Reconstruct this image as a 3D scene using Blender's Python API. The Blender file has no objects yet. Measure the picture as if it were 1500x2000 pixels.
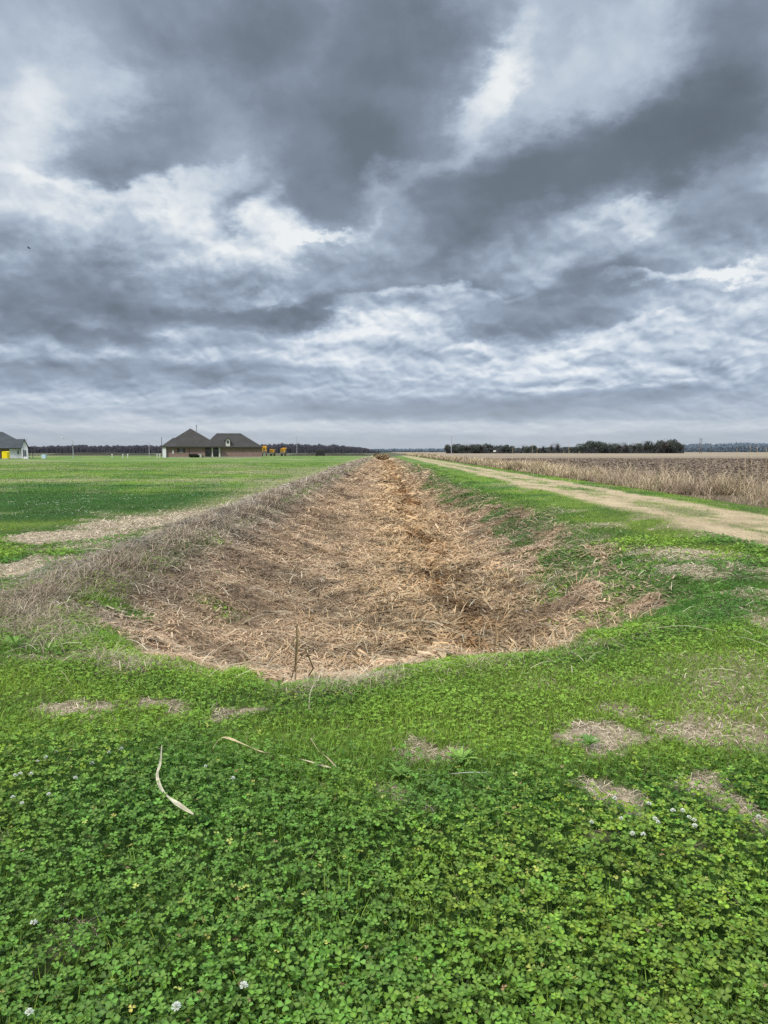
import bpy, math, random
import numpy as np
from mathutils import Vector, Matrix
rnd = random.Random(7)
R = np.random.RandomState(11)
C = bpy.context.scene.collection
PI = math.pi
rad = math.radians

# ------------------------------------------------------------------ camera
CAMZ = 1.6; PITCH = rad(4.67); F = 1444.0
cam = bpy.data.cameras.new("camera"); co = bpy.data.objects.new("camera", cam); C.objects.link(co)
co.location = (0, 0, CAMZ); co.rotation_euler = (PI/2 - PITCH, 0, 0)
cam.sensor_fit = 'VERTICAL'; cam.sensor_height = 36; cam.sensor_width = 27; cam.lens = 26
cam.clip_end = 30000; cam.clip_start = 0.05
bpy.context.scene.camera = co
sc = bpy.context.scene
sc.view_settings.view_transform = 'Standard'; sc.view_settings.look = 'None'
sc.view_settings.exposure = 0; sc.view_settings.gamma = 1
sc.cycles.max_bounces = 4; sc.cycles.diffuse_bounces = 2; sc.cycles.transmission_bounces = 2
sc.cycles.use_denoising = False

def ray(px, py):
    a = (px-750)/F; b = -(py-1000)/F
    cp, sp = math.cos(PITCH), math.sin(PITCH)
    return Vector((a, cp + b*sp, -sp + b*cp))
def at(px, py, Y):
    d = ray(px, py); t = Y/d.y
    return Vector((d.x*t, Y, CAMZ + d.z*t))
def gnd(px, py, z=0.0):
    d = ray(px, py); t = (z-CAMZ)/d.z
    return Vector((d.x*t, d.y*t, z))

# ------------------------------------------------------------------ numpy noise
def _h(ix, iy, s):
    n = (ix.astype(np.int64)*374761393 + iy.astype(np.int64)*668265263 + s*1442695041) & 0x7fffffff
    n = ((n ^ (n >> 13))*1274126177) & 0x7fffffff
    return ((n ^ (n >> 16)) & 0xffff)/65535.0
def vn(x, y, s=0):
    x = np.asarray(x, float); y = np.asarray(y, float)
    ix = np.floor(x); iy = np.floor(y); fx = x-ix; fy = y-iy
    fx = fx*fx*(3-2*fx); fy = fy*fy*(3-2*fy)
    a = _h(ix, iy, s); b = _h(ix+1, iy, s); c = _h(ix, iy+1, s); d = _h(ix+1, iy+1, s)
    return (a*(1-fx)+b*fx)*(1-fy) + (c*(1-fx)+d*fx)*fy
def fbm(x, y, s=0, o=4):
    t = 0; a = .5; n = 0
    for k in range(o):
        t = t + a*vn(x*2**k+k*17.3, y*2**k-k*9.1, s+k*7); n += a; a *= .5
    return t/n
def ss(a, b, x):
    t = np.clip((x-a)/(b-a), 0, 1); return t*t*(3-2*t)

# ------------------------------------------------------------------ terrain
LIPX = np.array([-6, -4.6, -3.6, -2.7, -1.9, -1.3, -.7, -.3, .3, .8, 1.3, 1.9, 2.8, 3.6, 4.6, 6])
LIPY = np.array([13, 8.6, 6.9, 5.9, 5.3, 4.95, 4.8, 4.85, 5.15, 5.35, 5.5, 6.0, 6.7, 7.5, 9.4, 12])
def bowl(x, y):
    xl = -3.75 + .45*(vn(y*.22, y*0, 3)-.5) + .35*(vn(y*.9, y*0, 4)-.5)
    xr = 4.75 + .7*(vn(y*.20, y*0, 5)-.5) + .4*(vn(y*.8, y*0, 6)-.5)
    y0 = np.interp(x, LIPX, LIPY) + .3*(fbm(x*1.3, x*0+2.2, 8, 3)-.5) + .3*(vn(x*3.7, y*.6, 9)-.5)
    return ss(0, 1, (x-xl)/2.7)*ss(0, 1, (xr-x)/3.3)*ss(0, 1, (y-y0)/2.6)
def near_lip(x, y):
    y0 = np.interp(x, LIPX, LIPY)
    return np.exp(-((y-y0)/.35)**2)
def height(x, y):
    s = bowl(x, y)
    d = np.hypot(x, y)
    z = -.80*s
    z = z + .10*np.exp(-((x+3.9)/.8)**2)*ss(6, 10, y)
    z = z + .08*ss(5.2, 6.4, x)*ss(13, 9, x)
    z = z - .10*ss(9.8, 11.2, x)*ss(16, 13.5, x)
    lump = (fbm(x*.9, y*.9, 21)-.5)*.26 + (fbm(x*3, y*3, 25, 3)-.5)*.12
    edge = np.clip(s*(1-s)*4, 0, 1)
    z = z + lump*(.18 + .9*edge + .3*s)*ss(200, 60, d)
    return z

PATCH = [(1175,1548,62,34,1),(1420,1562,58,48,1),(1170,1452,60,34,1),(1220,1400,40,18,.7),(1335,1432,55,26,.9),(1455,1440,60,26,.9),
 (1370,1405,45,16,.6),(870,1472,52,14,.9),(825,1490,30,10,.7),(775,1550,34,18,.8),(850,1575,32,12,.8),(150,1390,72,17,1),(330,1382,75,12,1),
 (495,1390,34,9,.9),(95,1850,40,60,.45),(0,1670,22,20,.6),(1320,1655,20,10,.5),(1170,1640,40,14,.4),
 (130,1047,115,14,1),(290,1020,110,14,1),(430,1003,90,9,.9),(330,1043,60,8,.6),(35,1112,75,26,.8),(150,1095,90,8,.6),(190,1088,50,6,.6),
 (210,1070,70,6,.4),(460,1018,60,8,.5),(520,965,80,5,.5),(560,940,90,5,.6),(380,938,120,4,.5),(110,938,160,4,.5),(250,915,300,3,.3),
 (1330,1082,85,13,.8),(1340,1110,55,12,.9),(1470,1112,50,14,.6),(1460,1160,60,18,.6),(1250,1070,50,9,.5),(1485,1215,25,40,.6),(600,925,80,3,.5),
 (640,1300,130,22,.9),(300,1290,120,18,.5),(100,1285,80,10,.4)]
_P = []
for px, py, rx, ry, w in PATCH:
    c = gnd(px, py); e = gnd(px+rx, py); n1 = gnd(px, py-ry); n2 = gnd(px, py+ry)
    _P.append((c.x, c.y, abs(e.x-c.x), abs(n1.y-n2.y)/2, w))
def dead_patch(x, y):
    wx = x + (fbm(x*2.2, y*2.2, 41, 3)-.5)*.5*np.clip(y/6, .5, 3); wy = y + (fbm(x*2.2, y*2.2, 47, 3)-.5)*.5*np.clip(y/6, .5, 3)
    wx = wx + (fbm(x*7, y*7, 43, 3)-.5)*.35; wy = wy + (fbm(x*7, y*7, 49, 3)-.5)*.35
    m = np.zeros_like(x)
    for cx, cy, rx, ry, w in _P:
        q = ((wx-cx)/rx)**2 + ((wy-cy)/ry)**2
        m = np.maximum(m, w*ss(1.45, .45, q))
    return m
def lawn_masks(x, y):
    dead = dead_patch(x, y)
    far = ss(10, 22, y)
    n = fbm(x*.11+3, y*.11*.8, 51, 4)
    dead = np.maximum(dead, ss(.56, .70, n)*.5*far*ss(-3, -6, x))
    dead = np.maximum(dead, ss(.52, .72, fbm(x*.8, y*.8, 53, 4))*.42*ss(3.5, 5, y))
    # strip of thin mown grass beside the left lip
    dead = np.maximum(dead, .75*ss(-7.2, -5.2, x)*ss(-3.2, -4.4, x)*ss(13, 22, y)*(.5+.6*fbm(x*.7, y*.35, 57, 3)))
    lush = ss(17.5, 21, y + (fbm(x*.35, y*.35, 61)-.5)*9)*ss(37, 29, y + (fbm(x*.2, y*.2, 62)-.5)*16)*ss(-3.8, -6.5, x + (y-22)*.12)*.95
    dead = dead*(1-.95*lush)
    clov = ss(.75, -.55, y - (3.35 + .55*ss(-.2, -1.6, x) + (fbm(x*1.4, y*1.4, 63)-.5)*.8))
    clov = np.maximum(clov, .75*near_lip(x, y)*ss(.8, 1.6, x)); 
    clov = np.maximum(clov, .7*near_lip(x, y+.15)*ss(.5, -.5, x))
    lush = np.maximum(lush, clov)
    yel = ss(.35, .65, fbm(x*.6, y*.6, 67, 4))
    yel = np.maximum(yel, ss(3.3, 3.9, y)*ss(-1.2, .3, x)*ss(7.2, 6.2, y)*.85*(.6+.6*fbm(x*1.6, y*1.6, 68, 3)))
    return np.clip(dead, 0, 1), np.clip(lush, 0, 1), np.clip(yel, 0, 1)
def lerp(a, b, t): return a*(1-t[:, None]) + b*t[:, None]
def V3(*c): return np.array(c, float)[None, :]
def track_mask(x, y):
    wob = (fbm(x*.5, y*.35, 71, 3)-.5)*.9
    m = ss(6.0, 6.5, x+wob)*ss(9.4, 8.9, x+wob)
    mid = ss(6.9, 7.4, x+wob*.5)*ss(8.5, 7.9, x+wob*.5)*ss(.42, .56, fbm(x*1.6, y*.6, 73, 4)+.05*ss(40, 15, y))
    return m*(1-.6*mid)*(1-.35*ss(.55, .7, fbm(x*2.5, y*1.2, 75, 4)))
def slope_green(x, y):      # green showing through on the right bank and here and there
    s = bowl(x, y)
    g = ss(1.2, 2.3, x + (fbm(x*.9, y*.5, 81, 4)-.5)*2.4)*ss(.40, .50, fbm(x*1.5+5, y*.9, 83, 4)+.07*ss(2.3, 4.2, x))
    g = np.maximum(g, .85*ss(.58, .66, fbm(x*1.3, y*1.1, 87, 4))*ss(-1.2, -2.2, x)*ss(14, 7, y))
    g = np.maximum(g, ss(1.5, 2.6, x + (fbm(x*1.5, y*1.5, 84, 3)-.5)*1.6)*ss(9.5, 7.6, y)*ss(.40, .5, fbm(x*1.9, y*1.3, 85, 3)+.06))
    g = np.maximum(g, .9*ss(.42, .10, s)*ss(.38, .52, fbm(x*2.3, y*2.3, 86, 3))*ss(9, 7, y))
    return g*ss(.98, .6, s)
def straw_mask(x, y):
    s = bowl(x, y)
    m = ss(.06, .3, s)
    m = np.maximum(m, .8*np.exp(-((x+3.9)/.5)**2)*ss(6.4, 7.2, y))
    return m*(1-slope_green(x, y))
def ground_col(x, y):
    dead, lush, yel = lawn_masks(x, y)
    d = np.hypot(x, y)
    g = lerp(V3(.085, .16, .036), V3(.135, .215, .042), yel)
    g = lerp(g, V3(.045, .115, .024), lush)
    g = lerp(g, V3(.34, .275, .17), dead)
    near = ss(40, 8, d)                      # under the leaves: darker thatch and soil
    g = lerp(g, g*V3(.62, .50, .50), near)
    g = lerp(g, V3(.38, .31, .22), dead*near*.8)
    s = bowl(x, y)
    st = straw_mask(x, y)
    sc_ = lerp(V3(.34, .225, .14), V3(.22, .15, .10), ss(.4, .7, fbm(x*2, y*2, 91, 4)))
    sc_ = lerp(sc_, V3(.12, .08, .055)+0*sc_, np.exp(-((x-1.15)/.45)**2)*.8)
    sc_ = lerp(sc_, V3(.46, .32, .20), ss(15, 60, y))
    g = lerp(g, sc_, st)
    g = lerp(g, V3(.07, .115, .035)+0*g, slope_green(x, y)*ss(.05, .2, s))
    t = track_mask(x, y)
    tc_ = lerp(V3(.48, .365, .225), V3(.34, .26, .155), fbm(x*1.5, y*.6, 95, 4))
    g = lerp(g, tc_, t)
    tg = ss(10.9, 11.5, x)*ss(14.8, 14.2, x)
    g = lerp(g, V3(.13, .095, .06)+0*g, tg)
    return g

def new_mesh(name, V, Fc, cols=None, smooth=False):
    me = bpy.data.meshes.new(name)
    V = np.asarray(V, np.float32); Fc = np.asarray(Fc, np.int32)
    k = Fc.shape[1]; n = len(Fc)
    me.vertices.add(len(V)); me.vertices.foreach_set("co", V.ravel())
    me.loops.add(n*k); me.loops.foreach_set("vertex_index", Fc.ravel())
    me.polygons.add(n); me.polygons.foreach_set("loop_start", np.arange(n, dtype=np.int32)*k)
    me.polygons.foreach_set("use_smooth", np.full(n, smooth, dtype=bool))
    me.update(calc_edges=True)
    if cols is not None:
        a = me.color_attributes.new("Col", 'FLOAT_COLOR', 'POINT')
        a.data.foreach_set("color", np.concatenate([cols, np.ones((len(cols), 1))], 1).astype(np.float32).ravel())
    return me
def link(name, me, mat=None, parent=None, label=None, cat=None, kind=None, group=None):
    o = bpy.data.objects.new(name, me); C.objects.link(o)
    if mat and me is not None and not me.materials: me.materials.append(mat)
    if parent: o.parent = parent
    if label: o["label"] = label
    if cat: o["category"] = cat
    if kind: o["kind"] = kind
    if group: o["group"] = group
    return o
def empty(name, loc, label, cat, group=None, rz=0):
    o = bpy.data.objects.new(name, None); C.objects.link(o); o.location = loc; o.rotation_euler[2] = rz
    o.empty_display_size = .1; o["label"] = label; o["category"] = cat
    if group: o["group"] = group
    return o

# ------------------------------------------------------------------ materials
class NT:
    def __init__(s, tree): s.t = tree
    def n(s, typ, ins=None, **kw):
        nd = s.t.nodes.new(typ)
        for k, v in kw.items(): setattr(nd, k, v)
        for k, v in (ins or {}).items():
            if hasattr(v, "is_output"): s.t.links.new(v, nd.inputs[k])
            else: nd.inputs[k].default_value = v
        return nd
    def math(s, op, a, b=0.0, c=None, clamp=False):
        nd = s.t.nodes.new("ShaderNodeMath"); nd.operation = op; nd.use_clamp = clamp
        for i, v in enumerate((a, b, c)):
            if v is None: continue
            if hasattr(v, "is_output"): s.t.links.new(v, nd.inputs[i])
            else: nd.inputs[i].default_value = v
        return nd.outputs[0]
def newmat(name):
    m = bpy.data.materials.new(name); m.use_nodes = True; m.node_tree.nodes.clear()
    return m, NT(m.node_tree)
def leafmat(name, rough=.55, trans=.25, spec=.25, nscale=30., amt=.25):
    m, t = newmat(name)
    a = t.n("ShaderNodeAttribute", attribute_name="Col")
    g = t.n("ShaderNodeNewGeometry")
    nz = t.n("ShaderNodeTexNoise", {"Vector": g.outputs["Position"], "Scale": nscale, "Detail": 3.})
    mr = t.n("ShaderNodeMapRange", {"Value": nz.outputs[0], 1: .3, 2: .7, 3: 1-amt, 4: 1+amt})
    mx = t.n("ShaderNodeVectorMath", {0: a.outputs["Color"]}, operation='SCALE'); t.t.links.new(mr.outputs[0], mx.inputs["Scale"])
    b = t.n("ShaderNodeBsdfPrincipled", {"Base Color": mx.outputs[0], "Roughness": rough, "Specular IOR Level": spec})
    o = t.n("ShaderNodeOutputMaterial")
    if trans > 0:
        tr = t.n("ShaderNodeBsdfTranslucent", {"Color": mx.outputs[0]})
        ms = t.n("ShaderNodeMixShader", {0: trans, 1: b.outputs[0], 2: tr.outputs[0]})
        t.t.links.new(ms.outputs[0], o.inputs[0])
    else: t.t.links.new(b.outputs[0], o.inputs[0])
    return m
def solid(name, col, rough=.6, metal=0., nscale=2., amt=.12, spec=.4, bump=0.):
    m, t = newmat(name)
    tc = t.n("ShaderNodeTexCoord")
    nz = t.n("ShaderNodeTexNoise", {"Vector": tc.outputs["Object"], "Scale": nscale, "Detail": 6., "Roughness": .6})
    mr = t.n("ShaderNodeMapRange", {"Value": nz.outputs[0], 1: .3, 2: .7, 3: 1-amt, 4: 1+amt})
    mx = t.n("ShaderNodeVectorMath", {0: (*col,)}, operation='SCALE'); t.t.links.new(mr.outputs[0], mx.inputs["Scale"])
    b = t.n("ShaderNodeBsdfPrincipled", {"Base Color": mx.outputs[0], "Roughness": rough, "Metallic": metal, "Specular IOR Level": spec})
    if bump:
        bp = t.n("ShaderNodeBump", {"Height": nz.outputs[0], "Strength": bump}); t.t.links.new(bp.outputs[0], b.inputs["Normal"])
    t.t.links.new(b.outputs[0], t.n("ShaderNodeOutputMaterial").inputs[0])
    return m
def groundmat(name, s1, s2, amt, bump=.4, stretch=(1, 1, 1)):
    m, t = newmat(name)
    a = t.n("ShaderNodeAttribute", attribute_name="Col")
    g = t.n("ShaderNodeNewGeometry")
    mp = t.n("ShaderNodeMapping", {"Vector": g.outputs["Position"], "Scale": stretch})
    n1 = t.n("ShaderNodeTexNoise", {"Vector": mp.outputs[0], "Scale": s1, "Detail": 10., "Roughness": .7})
    n2 = t.n("ShaderNodeTexNoise", {"Vector": mp.outputs[0], "Scale": s2, "Detail": 8., "Roughness": .72})
    m1 = t.n("ShaderNodeMapRange", {"Value": n1.outputs[0], 1: .33, 2: .67, 3: 1-amt, 4: 1+amt})
    m2 = t.n("ShaderNodeMapRange", {"Value": n2.outputs[0], 1: .35, 2: .65, 3: 1-amt*.7, 4: 1+amt*.7})
    f = t.math('MULTIPLY', m1.outputs[0], m2.outputs[0])
    mx = t.n("ShaderNodeVectorMath", {0: a.outputs["Color"]}, operation='SCALE'); t.t.links.new(f, mx.inputs["Scale"])
    bp = t.n("ShaderNodeBump", {"Height": n1.outputs[0], "Strength": bump, "Distance": .03})
    b = t.n("ShaderNodeBsdfPrincipled", {"Base Color": mx.outputs[0], "Roughness": .95, "Specular IOR Level": .08, "Normal": bp.outputs[0]})
    t.t.links.new(b.outputs[0], t.n("ShaderNodeOutputMaterial").inputs[0])
    return m

M_leaf = leafmat("clover_leaf", .5, .3, .3, 60, .18)
M_blade = leafmat("grass_blade", .6, .3, .2, 25, .2)
M_straw = leafmat("dry_straw", .8, .15, .12, 25, .22)
M_twig = leafmat("woodland", .9, 0., .05, .2, .2)
M_ground = groundmat("lawn_ground", 9., .9, .38, .6)
M_ditch = groundmat("ditch_floor", 14., 2.5, .45, .9)
M_track = groundmat("track_ground", 16., 1.6, .22, .5, (1, .5, 1))
M_field = groundmat("field_soil", 2.2, .35, .42, .8)

# ------------------------------------------------------------------ ground sheet, split into lawn, ditch, track and field
def axis(lo, hi, step, grow, far):
    v = list(np.arange(lo, hi+1e-6, step))
    s = step; x = hi
    while x < far: s *= grow; x += s; v.append(x)
    return v
xr_ = axis(-14, 15, .12, 1.06, 7000)
left = []; s = .12; x = -14
while x > -7000: s *= 1.06; x -= s; left.append(x)
XS = np.array(left[::-1] + xr_)
ys = list(np.arange(-6, 1, .5)) + list(np.arange(1, 14, .085)); y = ys[-1]
while y < 9000: y *= 1.012; ys.append(y)
YS = np.array(ys)
GX, GY = np.meshgrid(XS, YS)
gx = GX.ravel(); gy = GY.ravel(); gz = height(gx, gy)
GV = np.stack([gx, gy, gz], 1)
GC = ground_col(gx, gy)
# ploughed field and far ground colours
fd = ss(13.6, 14.6, gx)
fc = lerp(V3(.25, .19, .14), V3(.19, .145, .105), fbm(gx*.06, gy*.02, 101, 4))
fc = lerp(fc, V3(.30, .23, .155), ss(.5, .75, fbm(gx*.012, gy*.02, 103, 3))*.8)
fc = lerp(fc, V3(.33, .265, .18), ss(120, 350, gy)*.6)
GC = lerp(GC, fc, fd)
GC = lerp(GC, V3(.10, .10, .06)+0*GC, ss(262, 300, gy)*(gx < 10))
nx = len(XS); ny = len(YS)
ii, jj = np.meshgrid(np.arange(nx-1), np.arange(ny-1))
q = (jj*nx+ii).ravel()
Q = np.stack([q, q+1, q+nx+1, q+nx], 1)
fx = gx[Q].mean(1); fy = gy[Q].mean(1)
zb = bowl(fx, fy)
zid = np.zeros(len(Q), int)
zid[(zb > .12)] = 1
zid[(fx > 6.1) & (fx < 9.3) & (fy > -6)] = 2
zid[fx > 14.3] = 3
for k, (nm, mt, lb) in enumerate([("ground", M_ground, "green mown lawn sheet with tan worn patches"), ("ditch", M_ditch, "dry drainage ditch covered in flattened straw"),
        ("track", M_track, "worn two-rut farm track along the ditch"), ("ploughed_field", M_field, "bare brown ploughed field reaching the horizon")]):
    sel = Q[zid == k]
    u, inv = np.unique(sel, return_inverse=True)
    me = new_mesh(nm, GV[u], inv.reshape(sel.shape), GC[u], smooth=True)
    link(nm, me, mt, label=lb, kind="structure")

# ------------------------------------------------------------------ scatter helpers
def scat(N, y0, y1, xl, xr, a):
    yy = np.linspace(y0, y1, 4000)
    w = np.maximum(xr(yy)-xl(yy), 0)*yy**(-a)
    c = np.cumsum(w); c /= c[-1]
    y = np.interp(R.rand(N), c, yy) + (R.rand(N)-.5)*(y1-y0)/4000
    x = xl(y) + R.rand(N)*(xr(y)-xl(y))
    return x, y
def wedge_l(y): return -(.56*y + .9)
def wedge_r(y): return .56*y + .9
def rotm(yaw, tilt, tiltdir, twist=None):
    """columns = local x,y,z after yaw about z then leaning by tilt towards tiltdir"""
    n = len(yaw); cy, sy = np.cos(yaw), np.sin(yaw)
    Z = np.zeros(n); O = np.ones(n)
    Rz = np.stack([np.stack([cy, -sy, Z], 1), np.stack([sy, cy, Z], 1), np.stack([Z, Z, O], 1)], 1)
    ax, ay = -np.sin(tiltdir), np.cos(tiltdir)
    c, s_ = np.cos(tilt), np.sin(tilt); t = 1-c
    Rt = np.stack([np.stack([t*ax*ax+c, t*ax*ay, s_*ay], 1), np.stack([t*ax*ay, t*ay*ay+c, -s_*ax], 1), np.stack([-s_*ay, s_*ax, c], 1)], 1)
    return Rt @ Rz
def inst(name, tv, tf, Mx, S, P, cols, tshade=None, vz=None):
    """tv (n,3) template, S (N,3) scale, Mx (N,3,3), P (N,3)"""
    tv = np.asarray(tv, float); n = len(tv); N = len(P)
    V = np.einsum('nij,nkj->nki', Mx, tv[None]*S[:, None, :]) + P[:, None, :]
    tf = np.asarray(tf); Fc = (tf[None] + (np.arange(N)*n)[:, None, None]).reshape(-1, tf.shape[1])
    cc = np.repeat(cols[:, None, :], n, 1)
    if tshade is not None: cc = cc*np.asarray(tshade)[None, :, None]
    return V.reshape(-1, 3), Fc, cc.reshape(-1, 3)
def merge(parts):
    Vs, Fs, Cs = [], [], []; o = 0
    for V, Fc, c in parts:
        Vs.append(V); Fs.append(Fc+o); Cs.append(c); o += len(V)
    return np.concatenate(Vs), np.concatenate(Fs), np.concatenate(Cs)
def stuff(name, parts, mat, label, cat):
    V, Fc, c = merge(parts)
    return link(name, new_mesh(name, V, Fc, c), mat, label=label, cat=cat, kind="stuff")
def jit(c, n, v=.2, h=.08):
    b = (1 + (R.rand(n, 1)-.5)*2*v)*np.asarray(c)
    return np.clip(b*(1 + (R.rand(n, 3)-.5)*2*h), 0, 1)

# blade templates: width along x, grows along z, bends towards +y
def blade(bend, w0=1., w1=.75, k=3):
    V = []; Fc = []
    for i in range(k):
        t = i/k; w = (w0*(1-t)+w1*t)*.5
        V += [(-w, bend*t*t, t*(1-.25*bend*t)), (w, bend*t*t, t*(1-.25*bend*t))]
    V.append((0, bend, 1-.25*bend))
    for i in range(k-1):
        a = 2*i; Fc += [(a, a+1, a+3), (a, a+3, a+2)]
    a = 2*(k-1); Fc.append((a, a+1, a+2))
    return V, Fc
def ribbon(bend, k=2):
    V = []; Fc = []
    for i in range(k+1):
        t = i/k; zz = bend*math.sin(PI*t)
        V += [(-.5, t-.5, zz), (.5, t-.5, zz)]
    for i in range(k):
        a = 2*i; Fc += [(a, a+1, a+3), (a, a+3, a+2)]
    return V, Fc
# clover leaf: three notched, creased leaflets
def clover_tpl(fold=.12, cup=.1):
    out = [(0, 0, .0), (.26, .28, fold*.7), (.46, .62, fold), (.36, .95, fold*.6+cup), (0, .86, cup), (-.36, .95, fold*.6+cup), (-.46, .62, fold), (-.26, .28, fold*.7), (0, .5, 0)]
    tr = [(0, 1, 8), (1, 2, 8), (2, 3, 8), (3, 4, 8), (4, 5, 8), (5, 6, 8), (6, 7, 8), (7, 0, 8)]
    sh = [.85, .95, 1.0, 1.05, 1.0, 1.05, 1.0, .95, 1.3]
    V = []; Fc = []; S = []
    for k in range(3):
        a = k*2*PI/3; c, s_ = math.cos(a), math.sin(a)
        for x_, y_, z_ in out:
            V.append((c*x_-s_*y_, s_*x_+c*y_, z_))
        Fc += [tuple(i+9*k for i in f) for f in tr]; S += sh
    return V, Fc, S

# ---- foreground clover
x, y = scat(52000, 1.2, 5.6, lambda y: -(.58*y+.8), lambda y: .58*y+.8, 1.2)
dead, lush, yel = lawn_masks(x, y)
z = height(x, y)
keep = (lush*(1-.9*dead) > R.rand(len(x))*.9) & (bowl(x, y) < .15)
x, y, z = x[keep], y[keep], z[keep]; N = len(x)
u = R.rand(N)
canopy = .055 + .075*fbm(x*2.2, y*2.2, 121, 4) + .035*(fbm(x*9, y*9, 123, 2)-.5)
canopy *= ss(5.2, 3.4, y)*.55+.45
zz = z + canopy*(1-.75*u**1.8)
sz = (.0095 + .0125*R.rand(N)**1.3)*(1+.2*(fbm(x*1.5, y*1.5, 125, 2)-.5))
sz *= ss(6, 3.5, y)*.35+.65
base = np.array([.165, .285, .038])
cols = jit(base, N, .28, .10)
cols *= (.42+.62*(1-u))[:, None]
cols *= (.8+.4*fbm(x*5, y*5, 128, 3))[:, None]
hue = fbm(x*1.1, y*1.1, 127, 3)
cols = lerp(cols, cols*V3(.72, .88, 1.05), ss(.45, .62, hue)*.5)
cols = lerp(cols, cols*V3(1.6, 1.3, .9), ss(.62, .35, hue)*.8*ss(.2, 1, R.rand(N)))
ye = (R.rand(N) < .010+.03*ss(.56, .7, fbm(x*1.7+9, y*1.7, 129, 3)))
sz[ye] *= .75; cols[ye] = jit([.42, .42, .10], ye.sum(), .3)
yy_ = (R.rand(N) < .010); sz[yy_] *= .5; cols[yy_] = jit([.32, .22, .10], yy_.sum(), .3)
Mx = rotm(R.rand(N)*2*PI, np.abs(R.randn(N))*.42, R.rand(N)*2*PI)
tv, tf, tsh = clover_tpl(); tv2, tf2, _ = clover_tpl(.3, -.12)
half = R.rand(N) < .5
P = np.stack([x, y, zz], 1); S = np.stack([sz, sz, sz], 1)
parts = [inst('', tv, tf, Mx[half], S[half], P[half], cols[half], tsh), inst('', tv2, tf2, Mx[~half], S[~half], P[~half], cols[~half], tsh)]
# stems
k = R.rand(N) < .5; n = k.sum()
bt, bf = blade(.15, 1, .9, 2)
Ms = rotm(R.rand(n)*2*PI, R.rand(n)*.35, R.rand(n)*2*PI)
parts.append(inst('', bt, bf, Ms, np.stack([np.full(n, .0022), np.full(n, .03), zz[k]-z[k]+.002], 1), np.stack([x[k], y[k], z[k]-.005], 1), jit([.13, .22, .06], n, .2)))
stuff("clover_ground_cover", parts, M_leaf, "dense green clover leaves carpeting the foreground", "clover")

# ---- lawn blades and small leaves (near to far)
def lawn(N, y0, y1, a, hgt, wid, seed_xr=None):
    x, y = scat(N, y0, y1, wedge_l, (lambda y: np.minimum(wedge_r(y), 11.2)), a)
    dead, lush, yel = lawn_masks(x, y); s = bowl(x, y)
    t = track_mask(x, y); st = straw_mask(x, y)
    keep = (R.rand(len(x)) > t*.93) & (R.rand(len(x)) > st*.95) & (R.rand(len(x)) > dead*.35) & ((lush < .5) | (y > 8) | (R.rand(len(x)) < .45))
    keep &= (x < 5.0) | (y < 90)
    x, y = x[keep], y[keep]; dead, lush, yel, s, t = dead[keep], lush[keep], yel[keep], s[keep], t[keep]
    n = len(x); z = height(x, y)
    g = lerp(V3(.135, .265, .045), V3(.30, .45, .06), yel)
    g = lerp(g, V3(.075, .175, .04), lush*ss(6, 12, y))
    g = g*(.75+.5*R.rand(n))[:, None]*(1+(R.rand(n, 3)-.5)*.18)
    dk = R.rand(n) < dead*.9 + .05
    tan = lerp(V3(.52, .43, .28), V3(.40, .32, .22), R.rand(n))*(.7+.5*R.rand(n))[:, None]
    g = np.where(dk[:, None], tan, g)
    gs = slope_green(x, y)*(s > .05); g = lerp(g, g*V3(.62, .75, .75), gs)
    L = hgt*(.5+R.rand(n))*(1+.9*gs)*(1-.45*t)*(.55+.9*fbm(x*1.3, y*1.3, 133, 3))
    sf = np.clip(y/6, 1, 30)**.75
    W = wid*(.6+.8*R.rand(n))*sf
    L = L*np.clip(y/10, 1, 3)**.35
    tilt = np.where(dk, .7+.7*R.rand(n), .15+.75*R.rand(n))
    Mx = rotm(R.rand(n)*2*PI, tilt, R.rand(n)*2*PI)
    tv, tf = blade(.45, 1, .8, 2)
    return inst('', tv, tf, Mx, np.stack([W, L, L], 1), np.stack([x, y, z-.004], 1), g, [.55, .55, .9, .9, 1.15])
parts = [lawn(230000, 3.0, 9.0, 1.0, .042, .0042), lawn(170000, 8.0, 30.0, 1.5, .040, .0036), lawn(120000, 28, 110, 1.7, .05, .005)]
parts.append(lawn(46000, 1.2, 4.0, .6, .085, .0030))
# small round clover leaves among the mown grass
x, y = scat(100000, 3.0, 14, wedge_l, lambda y: np.minimum(wedge_r(y), 6.2), 1.3)
dead, lush, yel = lawn_masks(x, y); s = bowl(x, y)
keep = (R.rand(len(x)) > dead*1.1) & (R.rand(len(x)) < .25+.75*ss(.40, .6, fbm(x*1.3, y*1.3, 141, 3))) & (R.rand(len(x)) > straw_mask(x, y))
x, y = x[keep], y[keep]; yel = yel[keep]; lush = lush[keep]; n = len(x); z = height(x, y)
g = lerp(V3(.125, .265, .042), V3(.28, .43, .055), yel)*(.7+.55*R.rand(n))[:, None]
g = lerp(g, g*V3(.6, .75, .8), lush)
szz = (.008+.007*R.rand(n))*np.clip(y/5, 1, 2.2)
leaf4 = [(0, 0, 0), (.6, .55, .15), (0, 1, 0), (-.6, .55, .15)]
tv = []; tf = []
for k in range(3):
    a = k*2*PI/3; c, s_ = math.cos(a), math.sin(a)
    tv += [(c*p[0]-s_*p[1], s_*p[0]+c*p[1], p[2]) for p in leaf4]; tf += [(4*k, 4*k+1, 4*k+2), (4*k, 4*k+2, 4*k+3)]
parts.append(inst('', tv, tf, rotm(R.rand(n)*6.3, np.abs(R.randn(n))*.45, R.rand(n)*6.3), np.stack([szz]*3, 1), np.stack([x, y, z+.008+.03*R.rand(n)], 1), g))
stuff("grass", parts, M_blade, "short green grass of the mown lawn and banks", "grass")

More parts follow.
